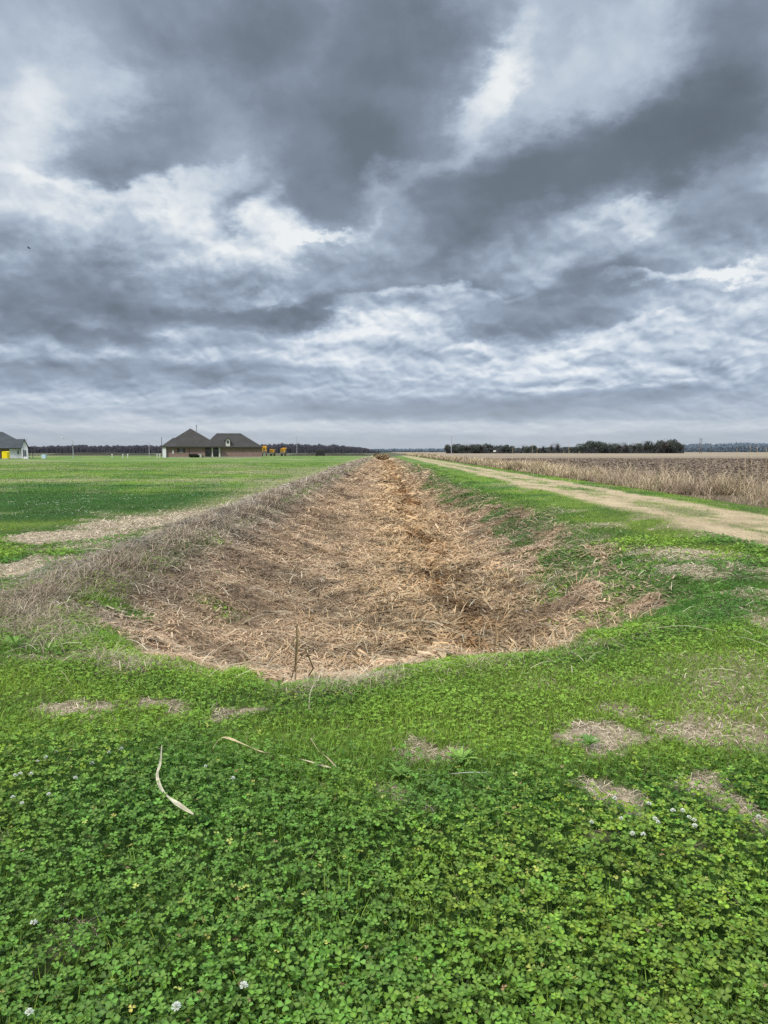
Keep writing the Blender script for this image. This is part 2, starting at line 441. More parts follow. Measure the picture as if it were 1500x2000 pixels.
# ---- dead thatch in the worn patches
x, y = scat(170000, 2.2, 26, wedge_l, lambda y: np.minimum(wedge_r(y), 6.3), 1.5)
dead, lush, yel = lawn_masks(x, y)
keep = (R.rand(len(x)) < dead**1.3*.9) & (bowl(x, y) < .2)
x, y = x[keep], y[keep]; n = len(x); z = height(x, y)
tv, tf = ribbon(.06)
ln = (.03+.05*R.rand(n))*np.clip(y/7, .8, 1.6)
c_ = lerp(V3(.56, .45, .32), V3(.72, .60, .43), R.rand(n))*(.6+.6*R.rand(n))[:, None]
parts = [inst('', tv, tf, rotm(R.rand(n)*6.3, np.abs(R.randn(n))*.40, R.rand(n)*6.3), np.stack([.0030*np.clip(y/4, .8, 4), ln, ln], 1), np.stack([x, y, z+.003+.022*R.rand(n)], 1), c_)]
stuff("dead_grass", parts, M_straw, "tan dead grass lying in the bare lawn patches", "dead grass")

# ---- straw covering the ditch
def straw(N, y0, y1, a, L0, W0, lay=True):
    x, y = scat(N, y0, y1, lambda y: np.maximum(wedge_l(y), -4.6+0*y), lambda y: np.minimum(wedge_r(y), 5.6+0*y), a)
    st = straw_mask(x, y)
    st = np.maximum(st, (.16+.22*ss(1.8, 2.8, x))*ss(.02, .4, bowl(x, y)))
    keep = R.rand(len(x)) < st
    x, y = x[keep], y[keep]; n = len(x); z = height(x, y)
    cen = np.exp(-((x-.8)/1.3)**2)
    c_ = lerp(V3(.55, .36, .21), V3(.65, .48, .31), R.rand(n))
    grey = ss(-2.3, -3.6, x)
    c_ = lerp(c_, V3(.47, .41, .33)+0*c_, grey*.85)
    c_ = lerp(c_, V3(.52, .37, .25)+0*c_, ss(2., 3.2, x)*.7)
    c_ = lerp(c_, V3(.64, .42, .20)+0*c_, cen*ss(6, 8, y)*.45)
    c_ = c_*(.62+.5*R.rand(n)**.8)[:, None]*(.75+.5*fbm(x*1.6, y*1.6, 151, 3))[:, None]
    c_ = c_*(1-.45*ss(.52, .64, fbm(x*2.3, y*1.6, 155, 4)))[:, None]*(1-.28*ss(.48, .62, fbm(x*.7, y*.35, 157, 3)))[:, None]
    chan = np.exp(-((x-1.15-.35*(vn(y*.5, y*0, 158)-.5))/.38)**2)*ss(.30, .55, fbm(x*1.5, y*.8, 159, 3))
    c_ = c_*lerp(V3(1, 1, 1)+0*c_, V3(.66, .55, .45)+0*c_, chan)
    L = L0*(.35+R.rand(n)**1.4*1.1)*np.clip(y/14, 1, 2.2)
    W = W0*(.35+2.2*R.rand(n)**3)*np.clip(y/9, 1, 7)*(1+.9*cen)
    tv, tf = ribbon(.10)
    tilt = np.abs(R.randn(n))*(.20+.16*cen)
    yaw = R.rand(n)*2*PI
    Mx = rotm(yaw, tilt, R.rand(n)*2*PI)
    roll = (R.rand(n)-.5)*1.2
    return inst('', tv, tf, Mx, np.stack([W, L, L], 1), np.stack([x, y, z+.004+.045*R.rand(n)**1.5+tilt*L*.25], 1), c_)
parts = [straw(115000, 4.8, 16, 1.0, .16, .0080), straw(80000, 15, 60, 1.5, .22, .006), straw(30000, 55, 200, 1.5, .3, .010)]
stuff("straw_litter", parts, M_straw, "flattened tan straw and reed litter covering the ditch", "straw")

# ---- broken upright reed stubble in clumps along the ditch floor
cx, cy = scat(900, 6.8, 70, lambda y: -1.6+0*y, lambda y: 2.9+0*y, .8)
w = np.exp(-((cx-1.0)/1.3)**2); kk = R.rand(len(cx)) < .25+.75*w; cx, cy = cx[kk], cy[kk]
m = 22
x = (cx[:, None]+R.randn(len(cx), m)*.085).ravel(); y = (cy[:, None]+R.randn(len(cx), m)*.085).ravel(); n = len(x)
z = height(x, y)
out = np.arctan2((y.reshape(-1, m)-cy[:, None]).ravel(), (x.reshape(-1, m)-cx[:, None]).ravel())
L = (.07+.20*R.rand(n)**1.5)*np.repeat(.6+.8*R.rand(len(cx)), m)
c_ = lerp(V3(.62, .40, .19), V3(.75, .56, .34), R.rand(n))*(.6+.5*R.rand(n))[:, None]
tv, tf = blade(.5, 1, .9, 3)
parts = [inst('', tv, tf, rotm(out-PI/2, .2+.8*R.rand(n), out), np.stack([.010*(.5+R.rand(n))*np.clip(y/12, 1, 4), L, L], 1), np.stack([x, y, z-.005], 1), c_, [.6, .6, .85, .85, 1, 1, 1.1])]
# thin stubble everywhere in the straw
x, y = scat(60000, 5.0, 60, lambda y: np.maximum(wedge_l(y), -4.3+0*y), lambda y: np.minimum(wedge_r(y), 5.0+0*y), 1.2)
k_ = R.rand(len(x)) < straw_mask(x, y)*(.25+.75*ss(.45, .6, fbm(x*1.2, y*1.2, 161, 3))); x, y = x[k_], y[k_]; n = len(x)
L = .05+.09*R.rand(n)
c_ = lerp(V3(.58, .39, .24), V3(.70, .56, .38), R.rand(n))*(.5+.6*R.rand(n))[:, None]
c_ = lerp(c_, V3(.45, .40, .33)*(.6+.5*R.rand(n))[:, None], ss(-2.2, -3.4, x)*.8)
parts.append(inst('', tv, tf, rotm(R.rand(n)*6.3, R.rand(n)*1.1, R.rand(n)*6.3), np.stack([.004*(.5+R.rand(n))*np.clip(y/9, 1, 5), L, L], 1), np.stack([x, y, height(x, y)-.005], 1), c_, [.6, .6, .85, .85, 1, 1, 1.1]))
stuff("reed_stubble", parts, M_straw, "short broken brown reed stubble standing in the ditch floor", "reed stubble")

# ---- rank grey grass along the left lip, and pale stalks along the near and right lip
parts = []
def rank(N, fx, fy, L0, L1, W, cols, tl0, tl1, pref=None):
    x = fx; y = fy; n = len(x); z = height(x, y)
    L = L0+(L1-L0)*R.rand(n)**1.6
    td = R.rand(n)*2*PI if pref is None else pref+R.randn(n)*.9
    tv, tf = blade(.55, 1, .8, 4)
    Mx = rotm(td-PI/2, tl0+(tl1-tl0)*R.rand(n), td)
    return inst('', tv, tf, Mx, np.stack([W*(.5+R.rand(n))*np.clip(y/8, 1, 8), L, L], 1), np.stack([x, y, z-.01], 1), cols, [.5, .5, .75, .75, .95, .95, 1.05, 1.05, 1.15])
y = 6.9*np.exp(R.rand(30000)*math.log(150/6.6)); x = -3.55+R.randn(len(y))*.24 + .15*np.sin(y*.7)
k_ = R.rand(len(y)) < ss(.30, .55, fbm(x*.4, y*.45, 171, 3)+.1); x, y = x[k_], y[k_]; n = len(x)
c_ = lerp(V3(.36, .275, .20), V3(.56, .44, .30), R.rand(n))*(.5+.65*R.rand(n))[:, None]
parts.append(rank(n, x, y, .08, .38, .0038, c_, .25, 1.3))
k2 = ss(.52, .68, fbm(x*1.1, y*.9, 173, 3)) > R.rand(n)
parts.append(rank(int(k2.sum()), x[k2]+.05, y[k2], .15, .50, .0042, c_[k2]*.9, .1, .9))
# near lip fringe
x = -2.9+R.rand(16000)*6.3; y = np.interp(x, LIPX, LIPY)+R.randn(len(x))*.13+.10
dn = ss(.42, .62, fbm(x*2.0, y*0+3, 175, 3))*(ss(1.2, .4, x)*.9+.1)
k_ = R.rand(len(x)) < dn; x, y = x[k_], y[k_]; n = len(x)
c_ = lerp(V3(.46, .37, .25), V3(.64, .53, .36), R.rand(n))*(.5+.6*R.rand(n))[:, None]
parts.append(rank(n, x, y, .05, .17, .0028, c_, .2, 1.4))
# bottom left corner bank
x = -3.3+R.randn(5200)*.42; y = np.interp(x, LIPX, LIPY)+R.randn(len(x))*.28+.25; n = len(x)
c_ = lerp(V3(.40, .31, .22), V3(.56, .45, .31), R.rand(n))*(.5+.6*R.rand(n))[:, None]
parts.append(rank(n, x, y, .08, .30, .0030, c_, .4, 1.45))
# scattered long lying stalks on the banks
x, y = scat(2600, 5.0, 22, lambda y: np.maximum(wedge_l(y), -4.4+0*y), lambda y: np.minimum(wedge_r(y), 5.2+0*y), 1.3)
k_ = R.rand(len(x)) < .12+.88*ss(.05, .3, bowl(x, y)); x, y = x[k_], y[k_]; n = len(x); tv, tf = ribbon(.07, 4); L = .2+.5*R.rand(n)**2
c_ = lerp(V3(.62, .52, .35), V3(.75, .65, .46), R.rand(n))*(.6+.45*R.rand(n))[:, None]
parts.append(inst('', tv, tf, rotm(R.rand(n)*6.3, np.abs(R.randn(n))*.12, R.rand(n)*6.3), np.stack([.004*(.6+R.rand(n))*np.clip(y/8, 1, 3), L, L], 1), np.stack([x, y, height(x, y)+.05+.03*R.rand(n)], 1), c_))
# brown tussocks on the right bank
cx, cy = scat(160, 6.0, 30, lambda y: 1.8+0*y, lambda y: np.minimum(wedge_r(y), 4.6+0*y), 1.0)
m = 60; x = (cx[:, None]+R.randn(len(cx), m)*.2).ravel(); y = (cy[:, None]+R.randn(len(cx), m)*.15).ravel(); n = len(x)
c_ = lerp(V3(.48, .35, .24), V3(.64, .50, .34), R.rand(n))*(.5+.6*R.rand(n))[:, None]
parts.append(rank(n, x, y, .05, .16, .0035, c_, .7, 1.5, pref=PI))
# green tussocks along the right lip and bank
cx, cy = scat(420, 6.0, 90, lambda y: 2.6+0*y, lambda y: np.minimum(wedge_r(y), 5.0+0*y), 1.0)
m = 70; x = (cx[:, None]+R.randn(len(cx), m)*.16).ravel(); y = (cy[:, None]+R.randn(len(cx), m)*.14*np.clip(cy/12, 1, 3)[:, None]).ravel(); n = len(x)
c_ = lerp(V3(.085, .19, .035), V3(.16, .27, .05), R.rand(n))*(.6+.5*R.rand(n))[:, None]
parts_g = [rank(n, x, y, .05, .15, .0045, c_, .2, 1.2)]
stuff("green_tussocks", parts_g, M_blade, "darker green grass tussocks on the right ditch bank", "grass")
stuff("rank_dry_grass", parts, M_straw, "tangled grey and tan dry grass along the ditch lips", "dry grass")

# ---- tall dry grass between track and field
def tall(N, y0, y1, x0, x1, L0, L1, W, a, cl=3.0, tl=.55):
    x, y = scat(N, y0, y1, lambda y: x0+0*y, lambda y: x1+0*y, a)
    k_ = R.rand(len(x)) < ss(.38, .58, fbm(x*.9, y*.5, 181, 3)); x, y = x[k_], y[k_]; n = len(x)
    hh = .45+1.3*fbm(x*.8, y*.35, 183, 3)
    L = (L0+(L1-L0)*R.rand(n))*hh
    td = R.rand(n)*2*PI; tv, tf = blade(.5, 1, .7, 4)
    c_ = lerp(V3(.56, .42, .26), V3(.72, .57, .37), R.rand(n))
    c_ = lerp(c_, V3(.46, .34, .25)+0*c_, ss(.5, .7, fbm(x*.5, y*.22, 187, 3))*.7)*(.5+.6*R.rand(n))[:, None]
    gr = R.rand(n) < .04; c_[gr] = [.10, .17, .05]
    Mx = rotm(td-PI/2, .05+tl*R.rand(n)**1.3, td)
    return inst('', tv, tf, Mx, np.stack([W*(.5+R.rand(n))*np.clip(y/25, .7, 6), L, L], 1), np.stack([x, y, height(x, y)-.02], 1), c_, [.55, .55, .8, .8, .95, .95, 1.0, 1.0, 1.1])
parts = [tall(60000, 10, 70, 11.3, 14.4, .3, 1.15, .011, 1.1, tl=1.1), tall(26000, 65, 260, 11.4, 14.4, .5, 1.0, .013, 1.2), tall(9000, 12, 90, 11.0, 11.8, .2, .5, .010, 1.1),
         tall(14000, 200, 420, 10, 16, .5, 1.1, .03, .8)]
stuff("tall_dry_grass", parts, M_straw, "thick tall dry grass between the track and the ploughed field", "tall grass")
# clods and stubble on the ploughed field
x, y = scat(60000, 18, 160, lambda y: 14.5+0*y, lambda y: np.maximum(.58*y+2, 15), 1.3)
n = len(x); tv, tf = ribbon(.3)
c_ = lerp(V3(.11, .08, .06), V3(.36, .28, .2), R.rand(n)**2)
sz = (.06+.10*R.rand(n))*np.clip(y/30, .8, 3.5)
parts = [inst('', tv, tf, rotm(R.rand(n)*6.3, R.rand(n)*.9, R.rand(n)*6.3), np.stack([sz*.45, sz, sz], 1), np.stack([x, y, .01+.03*R.rand(n)], 1), c_)]
stuff("soil_clods", parts, M_straw, "brown soil clods and crop residue on the ploughed field", "soil clods")

# ------------------------------------------------------------------ far woods (reads as one mass)
def wood(name, x0p, x1p, Y, tops, dens, col, depth, label, twig=1.):
    # tops: list of (px, py) outline
    px = np.array([t[0] for t in tops], float); py = np.array([t[1] for t in tops], float)
    n = dens
    p = x0p+(x1p-x0p)*R.rand(n)
    Yv = Y+R.rand(n)*depth
    X = (p-750)/F*Yv
    top = CAMZ + (882-np.interp(p, px, py))/F*Yv
    top = top*(1+ (fbm(p*.25, Yv*.01, 201, 3)-.5)*.45) + (vn(p*1.7, Yv*.05, 207)-.5)*.8
    hz = top*R.rand(n)**.75
    sz = (.55+.9*R.rand(n))*twig
    tri = [(-.5, 0, -.4), (.5, 0, -.3), (.1, .2, .7), (-.3, 0, .5)]
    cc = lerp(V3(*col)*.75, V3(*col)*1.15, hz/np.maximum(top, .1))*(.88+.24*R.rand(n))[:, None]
    P1 = inst('', tri, [(0, 1, 2), (0, 2, 3)], rotm((R.rand(n)-.5)*1.6, R.rand(n)*.5, R.rand(n)*6.3), np.stack([sz*1.3, sz, sz], 1), np.stack([X, Yv, hz], 1), cc)
    # thin upright twigs and trunks
    m = n//3; p = x0p+(x1p-x0p)*R.rand(m); Yv = Y+R.rand(m)*depth; X = (p-750)/F*Yv
    top = CAMZ + (882-np.interp(p, px, py))/F*Yv; top = top*(1+(fbm(p*.25, Yv*.01, 201, 3)-.5)*.45)*(.85+.35*R.rand(m))
    bt, bf = blade(.08, 1, .5, 2)
    P2 = inst('', bt, bf, rotm((R.rand(m)-.5)*.8, R.rand(m)*.15, R.rand(m)*6.3), np.stack([.25+.2*R.rand(m), top, top], 1), np.stack([X, Yv, 0*X], 1), np.tile(np.array(col)*.95, (m, 1)))
    return stuff(name, [P1, P2], M_twig, label, "woodland")
wood("woodland", -60, 742, 780, [(-60, 872), (90, 873), (130, 871), (190, 872), (260, 871), (330, 872), (420, 872), (500, 871), (560, 868), (600, 870), (650, 870), (690, 873), (715, 876), (730, 880), (742, 882)],
     110000, (.085, .084, .102), 60, "long leafless grey wood along the horizon behind the houses", .6)
wood("distant_woodland", 640, 1640, 1900, [(640, 880), (760, 878), (860, 877.5), (1000, 877), (1320, 871), (1360, 868), (1400, 869), (1450, 866), (1500, 868), (1640, 867)],
     50000, (.15, .19, .24), 120, "faint blue-grey line of woods far away on the horizon", 2.4)  # distance haze is mixed into this blue-grey base colour

# ------------------------------------------------------------------ single trees on the right
def uv_dir(n):
    v = R.randn(n, 3); return v/np.linalg.norm(v, axis=1)[:, None]
def crown_mesh(seed, dense):
    global R
    keepR = R; R = np.random.RandomState(seed)
    # lobes
    L = 7; cen = np.stack([(R.rand(L)-.5)*.85, (R.rand(L)-.5)*.85, .42+.42*R.rand(L)], 1); rr = .20+.14*R.rand(L)
    n = 900 if dense else 260
    k = R.randint(0, L, n); d = uv_dir(n)
    P = cen[k] + d*(rr[k]*(.55+.5*R.rand(n)))[:, None]
    P[:, 2] = np.clip(P[:, 2], .08, 1.05)
    sz = (.045+.05*R.rand(n)) if dense else (.02+.03*R.rand(n))
    tri = [(-.5, 0, -.4), (.5, 0, -.3), (.1, .3, .6), (-.3, 0, .5)]
    c0 = np.array([.070, .082, .072]) if dense else np.array([.12, .113, .11])
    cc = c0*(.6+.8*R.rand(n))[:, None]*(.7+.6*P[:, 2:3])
    parts = [inst('', tri, [(0, 1, 2), (0, 2, 3)], rotm(R.rand(n)*6.3, R.rand(n)*1.3, R.rand(n)*6.3), np.stack([sz]*3, 1), P, cc)]
    m = 90 if dense else 420      # twigs
    bt, bf = blade(.2, 1, .4, 2); a = R.rand(m)*6.3
    base = np.stack([R.randn(m)*.06, R.randn(m)*.06, .2+.35*R.rand(m)], 1); ln = .3+.38*R.rand(m)
    parts.append(inst('', bt, bf, rotm(a-PI/2, .1+.95*R.rand(m), a), np.stack([np.full(m, .012), ln, ln], 1), base, np.tile([.075, .068, .066], (m, 1))))
    V, Fc, c = merge(parts); R = keepR
    return new_mesh("crown", V, Fc, c)
def trunk_mesh(seed):
    rs = random.Random(seed); V = []; Fc = []
    def limb(p, q, r0, r1, k=5):
        b = len(V); d = (q-p).normalized(); u = d.orthogonal().normalized(); w = d.cross(u)
        for pt, r in ((p, r0), (q, r1)):
            for i in range(k):
                a = 2*PI*i/k; V.append(tuple(pt+u*math.cos(a)*r+w*math.sin(a)*r))
        for i in range(k): Fc.append((b+i, b+(i+1) % k, b+k+(i+1) % k, b+k+i))
    t = Vector((0, 0, 0)); m_ = Vector((rs.uniform(-.03, .03), 0, .35)); tp = Vector((rs.uniform(-.05, .05), 0, .75))
    limb(t, m_, .035, .024); limb(m_, tp, .024, .008)
    for i in range(6):
        a = rs.uniform(0, 6.3); st = m_.lerp(tp, rs.uniform(-.2, .6)); limb(st, st+Vector((math.cos(a)*.26, math.sin(a)*.26, rs.uniform(.1, .28))), .013, .004)
    return new_mesh("trunk", V, Fc, np.tile([.07, .062, .058], (len(V), 1)))
CR_D = [crown_mesh(300+i, True) for i in range(5)]; CR_B = [crown_mesh(320+i, False) for i in range(5)]; TR = [trunk_mesh(i) for i in range(4)]
for m_ in CR_D+CR_B+TR: m_.materials.append(M_twig)
ORD = ["first", "second", "third", "fourth", "fifth", "sixth", "seventh", "eighth", "ninth", "tenth", "eleventh", "twelfth", "thirteenth", "fourteenth", "fifteenth",
       "sixteenth", "seventeenth", "eighteenth", "nineteenth", "twentieth", "twenty-first", "twenty-second", "twenty-third", "twenty-fourth", "twenty-fifth", "twenty-sixth",
       "twenty-seventh", "twenty-eighth"]
def treerow(items, Y, grp, where):
    for i, (px, top, w, dense) in enumerate(items):
        Yt = Y+rnd.uniform(0, 30)
        p = at(px, 882, Yt); H = CAMZ+(882-top)/F*Yt; W = w/F*Yt
        kind = "dense dark tree" if dense else "bare grey tree"
        e = empty("leafy_tree" if dense else "bare_tree", (p.x, Yt, 0), f"{kind}, {ORD[i]} from the left in {where}", "tree", grp, rnd.uniform(0, 6.3))
        e.scale = (W, W, H)
        link("trunk", TR[i % 4], parent=e); link("crown", (CR_D if dense else CR_B)[(i*3+i//5) % 5], parent=e)
a_ = [(874, 868, 14), (882, 869, 18), (892, 868, 18), (901, 869, 18), (910, 866, 20), (921, 869, 18), (931, 868, 18), (940, 866, 20), (950, 866, 18), (959, 869, 18), (968, 870, 18), (977, 869, 18), (985, 868, 18), (993, 869, 15), (999, 871, 12)]
treerow([(p, t, w, 0 if i % 3 == 1 else 1) for i, (p, t, w) in enumerate(a_)], 640, "trees of the left clump beyond the ploughed field", "the left clump beyond the ploughed field")
b_ = [(1013, 874, 11, 1), (1022, 868, 13, 0), (1032, 872, 15, 1), (1042, 870, 17, 1), (1052, 874, 14, 1), (1061, 869, 12, 0), (1070, 873, 12, 1), (1077, 867, 13, 0), (1089, 864, 18, 0), (1099, 873, 12, 1), (1107, 871, 15, 1)]
treerow(b_, 700, "scattered trees in the gap between the two clumps", "the thin row between the two clumps")
c_ = [(1116, 873, 14, 1), (1127, 872, 16, 1), (1138, 868, 18, 1), (1150, 861, 19, 1), (1161, 860, 22, 1), (1171, 863, 18, 1), (1180, 866, 18, 1), (1190, 863, 22, 0), (1200, 866, 18, 1), (1209, 864, 20, 0), (1220, 863, 18, 0), (1230, 868, 16, 1),
      (1239, 864, 18, 0), (1250, 867, 16, 1), (1260, 862, 18, 0), (1269, 860, 18, 1), (1279, 863, 20, 0), (1289, 860, 18, 1), (1297, 858, 20, 0), (1306, 860, 18, 1), (1314, 858, 18, 1), (1322, 860, 16, 1), (1329, 866, 12, 1)]
treerow(c_, 660, "trees of the long right clump beyond the ploughed field", "the long right clump beyond the field")
# undergrowth under the clumps
wood("undergrowth", 871, 1004, 655, [(871, 875), (1004, 876)], 7000, (.08, .083, .088), 20, "dark brush under the left tree clump", .8)
wood("undergrowth", 1004, 1120, 715, [(1004, 878), (1120, 877)], 5000, (.09, .097, .10), 20, "dark brush under the thin tree row", .8)
wood("undergrowth", 1118, 1333, 680, [(1118, 875), (1240, 873), (1333, 872)], 14000, (.075, .08, .088), 20, "dark brush under the long right tree clump", .8)

# ------------------------------------------------------------------ generic solids
class MB:
    def __init__(s): s.V = []; s.F = []
    def box(s, x0, y0, z0, x1, y1, z1):
        b = len(s.V)
        s.V += [(x0, y0, z0), (x1, y0, z0), (x1, y1, z0), (x0, y1, z0), (x0, y0, z1), (x1, y0, z1), (x1, y1, z1), (x0, y1, z1)]
        s.F += [tuple(b+i for i in f) for f in ((0, 3, 2, 1), (4, 5, 6, 7), (0, 1, 5, 4), (1, 2, 6, 5), (2, 3, 7, 6), (3, 0, 4, 7))]; return s
    def poly(s, pts):
        b = len(s.V); s.V += [tuple(p) for p in pts]; s.F.append(tuple(range(b, b+len(pts)))); return s
    def prism(s, pts, y0, y1):      # outline in x,z extruded in y
        n = len(pts); b = len(s.V)
        s.V += [(p[0], y0, p[1]) for p in pts] + [(p[0], y1, p[1]) for p in pts]
        s.F.append(tuple(b+i for i in range(n))); s.F.append(tuple(b+n+i for i in reversed(range(n))))
        for i in range(n): s.F.append((b+i, b+n+i, b+n+(i+1) % n, b+(i+1) % n))
        return s
    def tube(s, pts, rs, k=8):
        pts = [Vector(p) for p in pts]; b = len(s.V)
        if not hasattr(rs, '__len__'): rs = [rs]*len(pts)
        for j, (p, r) in enumerate(zip(pts, rs)):
            d = (pts[min(j+1, len(pts)-1)]-pts[max(j-1, 0)]).normalized(); u = d.cross(Vector((.12, 1, .07))).normalized(); w = d.cross(u)
            for i in range(k):
                a = 2*PI*i/k; s.V.append(tuple(p+u*math.cos(a)*r+w*math.sin(a)*r))
        for j in range(len(pts)-1):
            for i in range(k):
                s.F.append((b+j*k+i, b+j*k+(i+1) % k, b+(j+1)*k+(i+1) % k, b+(j+1)*k+i))
        s.F.append(tuple(b+i for i in reversed(range(k)))); s.F.append(tuple(b+(len(pts)-1)*k+i for i in range(k)))
        return s
    def disc(s, c, ax, r, w, k=18):     # wheel-like cylinder
        c = Vector(c); ax = Vector(ax).normalized(); return s.tube([c-ax*w/2, c-ax*w*.42, c+ax*w*.42, c+ax*w/2], [r*.86, r, r, r*.86], k)
    def build(s, name, mat, parent=None, smooth=False, **kw):
        me = bpy.data.meshes.new(name); me.from_pydata(s.V, [], s.F); me.update()
        if smooth: me.polygons.foreach_set("use_smooth", [True]*len(me.polygons))
        return link(name, me, mat, parent, **kw)

def brickmat(name, c1, c2, mortar):
    m, t = newmat(name); tc = t.n("ShaderNodeTexCoord")
    mp = t.n("ShaderNodeMapping", {"Vector": tc.outputs["Object"], "Rotation": (PI/2, 0, 0)})
    br = t.n("ShaderNodeTexBrick", {"Vector": mp.outputs[0], "Color1": (*c1, 1), "Color2": (*c2, 1), "Mortar": (*mortar, 1), "Scale": 1., "Mortar Size": .012, "Brick Width": .45, "Row Height": .15, "Bias": 0.})
    nz = t.n("ShaderNodeTexNoise", {"Vector": tc.outputs["Object"], "Scale": 1.1, "Detail": 8., "Roughness": .75})
    mr = t.n("ShaderNodeMapRange", {"Value": nz.outputs[0], 1: .3, 2: .7, 3: .82, 4: 1.18})
    mx = t.n("ShaderNodeVectorMath", {0: br.outputs[0]}, operation='SCALE'); t.t.links.new(mr.outputs[0], mx.inputs["Scale"])
    b = t.n("ShaderNodeBsdfPrincipled", {"Base Color": mx.outputs[0], "Roughness": .9, "Specular IOR Level": .1})
    t.t.links.new(b.outputs[0], t.n("ShaderNodeOutputMaterial").inputs[0]); return m
M_brick = brickmat("red_brick", (.29, .18, .155), (.24, .155, .14), (.33, .27, .245))
M_brick2 = brickmat("tan_brick", (.30, .20, .16), (.24, .16, .13), (.35, .3, .26))
M_roof = solid("roof_shingle", (.056, .051, .047), .9, 0, .5, .18, .1)
M_roof2 = solid("grey_roof_shingle", (.066, .072, .075), .9, 0, .5, .18, .1)
M_trim = solid("dark_trim", (.045, .038, .034), .6)
M_white = solid("white_siding", (.74, .72, .76), .6, 0, .8, .06)
M_wtrim = solid("white_trim", (.62, .60, .56), .6)
M_glass = solid("window_glass", (.03, .035, .045), .08, 0, .5, .3, .8)
M_dark = solid("dark_interior", (.03, .027, .025), .9)
M_steel = solid("galvanised_steel", (.42, .43, .45), .5, .3, 3, .15)
M_wood = solid("weathered_wood", (.13, .115, .10), .85, 0, 4, .3)
M_lens = solid("lamp_lens", (.5, .5, .48), .3)
M_yel = solid("yellow_plastic", (.85, .66, .01), .45, 0, 1.5, .08)
M_yel2 = solid("machine_yellow", (.68, .36, .03), .5, 0, 2, .15)
M_black = solid("black_rubber", (.022, .022, .024), .75, 0, 3, .3)
M_box = solid("pale_blue_enamel", (.50, .64, .74), .5)
M_ac = solid("grey_metal_casing", (.12, .13, .13), .6, 0, 5, .3)
M_bush = leafmat("bush_leaf", .8, .1, .1, 3, .3)
M_conc = solid("pale_concrete", (.42, .40, .36), .9, 0, 2, .15)
M_dirt = solid("dirt_mound", (.055, .055, .04), .95, 0, 1, .3, .05, .5)

# ------------------------------------------------------------------ brick house (front face in the plane y=0 of the house)
HY = 205.0; u_ = HY/F*.9967
def hx(px): return (px-415)*u_
def hz(py): return CAMZ+(882-py)*u_
H = empty("brick_house", (at(415, 882, HY).x, HY, 0), "long single-storey brick house with dark hipped roofs, dormer and back porch", "house", None, .2287); H.scale = (.974, 1, 1)
e0 = hz(873.2)
w = MB()
w.box(hx(326), 0, -.1, hx(401), 12, e0-.02).box(hx(430.5), .6, -.1, hx(513), 12, e0-.02).box(hx(401), 3.2, -.1, hx(430.5), 12, e0-.02)
w.build("wall", M_brick, H)
MB().box(hx(319), -.6, -.1, hx(326)-.01, 11, e0-.03).build("side_wall", M_white, H, label="white side wall at the left end")
MB().box(hx(325.4), -.04, -.1, hx(512), -.005, .16).build("plinth", M_conc, H)
# roofs
r = MB()
xl, xr, pk = hx(316.5), hx(433.5), (hx(371.5), 8.4, hz(835.5))
ez = e0+.12; y0 = -.8; y1 = 17.5
r.poly([(xl, y0, ez), (xr, y0, ez), pk]); r.poly([(xr, y0, ez), (xr, y1, ez), pk]); r.poly([(xr, y1, ez), (xl, y1, ez), pk]); r.poly([(xl, y1, ez), (xl, y0, ez), pk])
r.poly([(xl, y0, ez), (xl, y1, ez), (xr, y1, ez), (xr, y0, ez)])
# small lower hip at left behind
a0, a1, at_ = hx(316), hx(350), (hx(338), 9, hz(853.5))
r.poly([(a0, -.3, ez+.02), (a1, -.3, ez+.02), at_]); r.poly([(a0, 14, ez+.02), (a0, -.3, ez+.02), at_])
r.build("roof", M_roof, H, label="tall dark brown pyramid hip roof over the left half")
r = MB(); xl2, xr2 = hx(396), hx(515.5); g0, g1 = hx(424.5), hx(473); gz_ = hz(845); ym = 7.5; z2 = e0+.05
r.poly([(xl2, -.1, z2), (xr2, -.1, z2), (g1, ym, gz_), (g0, ym, gz_)]); r.poly([(xr2, -.1, z2), (xr2, 15, z2), (g1, ym, gz_)])
r.poly([(xr2, 15, z2), (xl2, 15, z2), (g0, ym, gz_), (g1, ym, gz_)]); r.poly([(xl2, 15, z2), (xl2, -.1, z2), (g0, ym, gz_)]); r.poly([(xl2, -.1, z2), (xl2, 15, z2), (xr2, 15, z2), (xr2, -.1, z2)])
wing = r.build("roof", M_roof, H, label="lower dark hip roof over the right wing")
MB().box(xl-.02, y0-.06, e0-.12, xr+.02, y0+.02, ez+.03).box(hx(434), -.18, e0-.14, xr2+.02, -.08, z2+.03).build("gutter", M_trim, H)
pipe = MB(); pp = hx(384); pipe.tube([(pp, 6.6, hz(851)), (pp, 6.6, hz(831))], .14).tube([(pp, 6.6, hz(831.2)), (pp, 6.6, hz(829))], .24)
pipe.build("flue_pipe", M_steel, H)
MB().tube([(hx(383.7), 6.3, hz(848)), (hx(384), 6.5, hz(844.5))], [.32, .2]).build("pipe_flashing", M_white, H)
MB().tube([(hx(398.3), 4.4, hz(858)), (hx(398.3), 4.4, hz(852))], .07).build("vent_pipe", M_white, H)
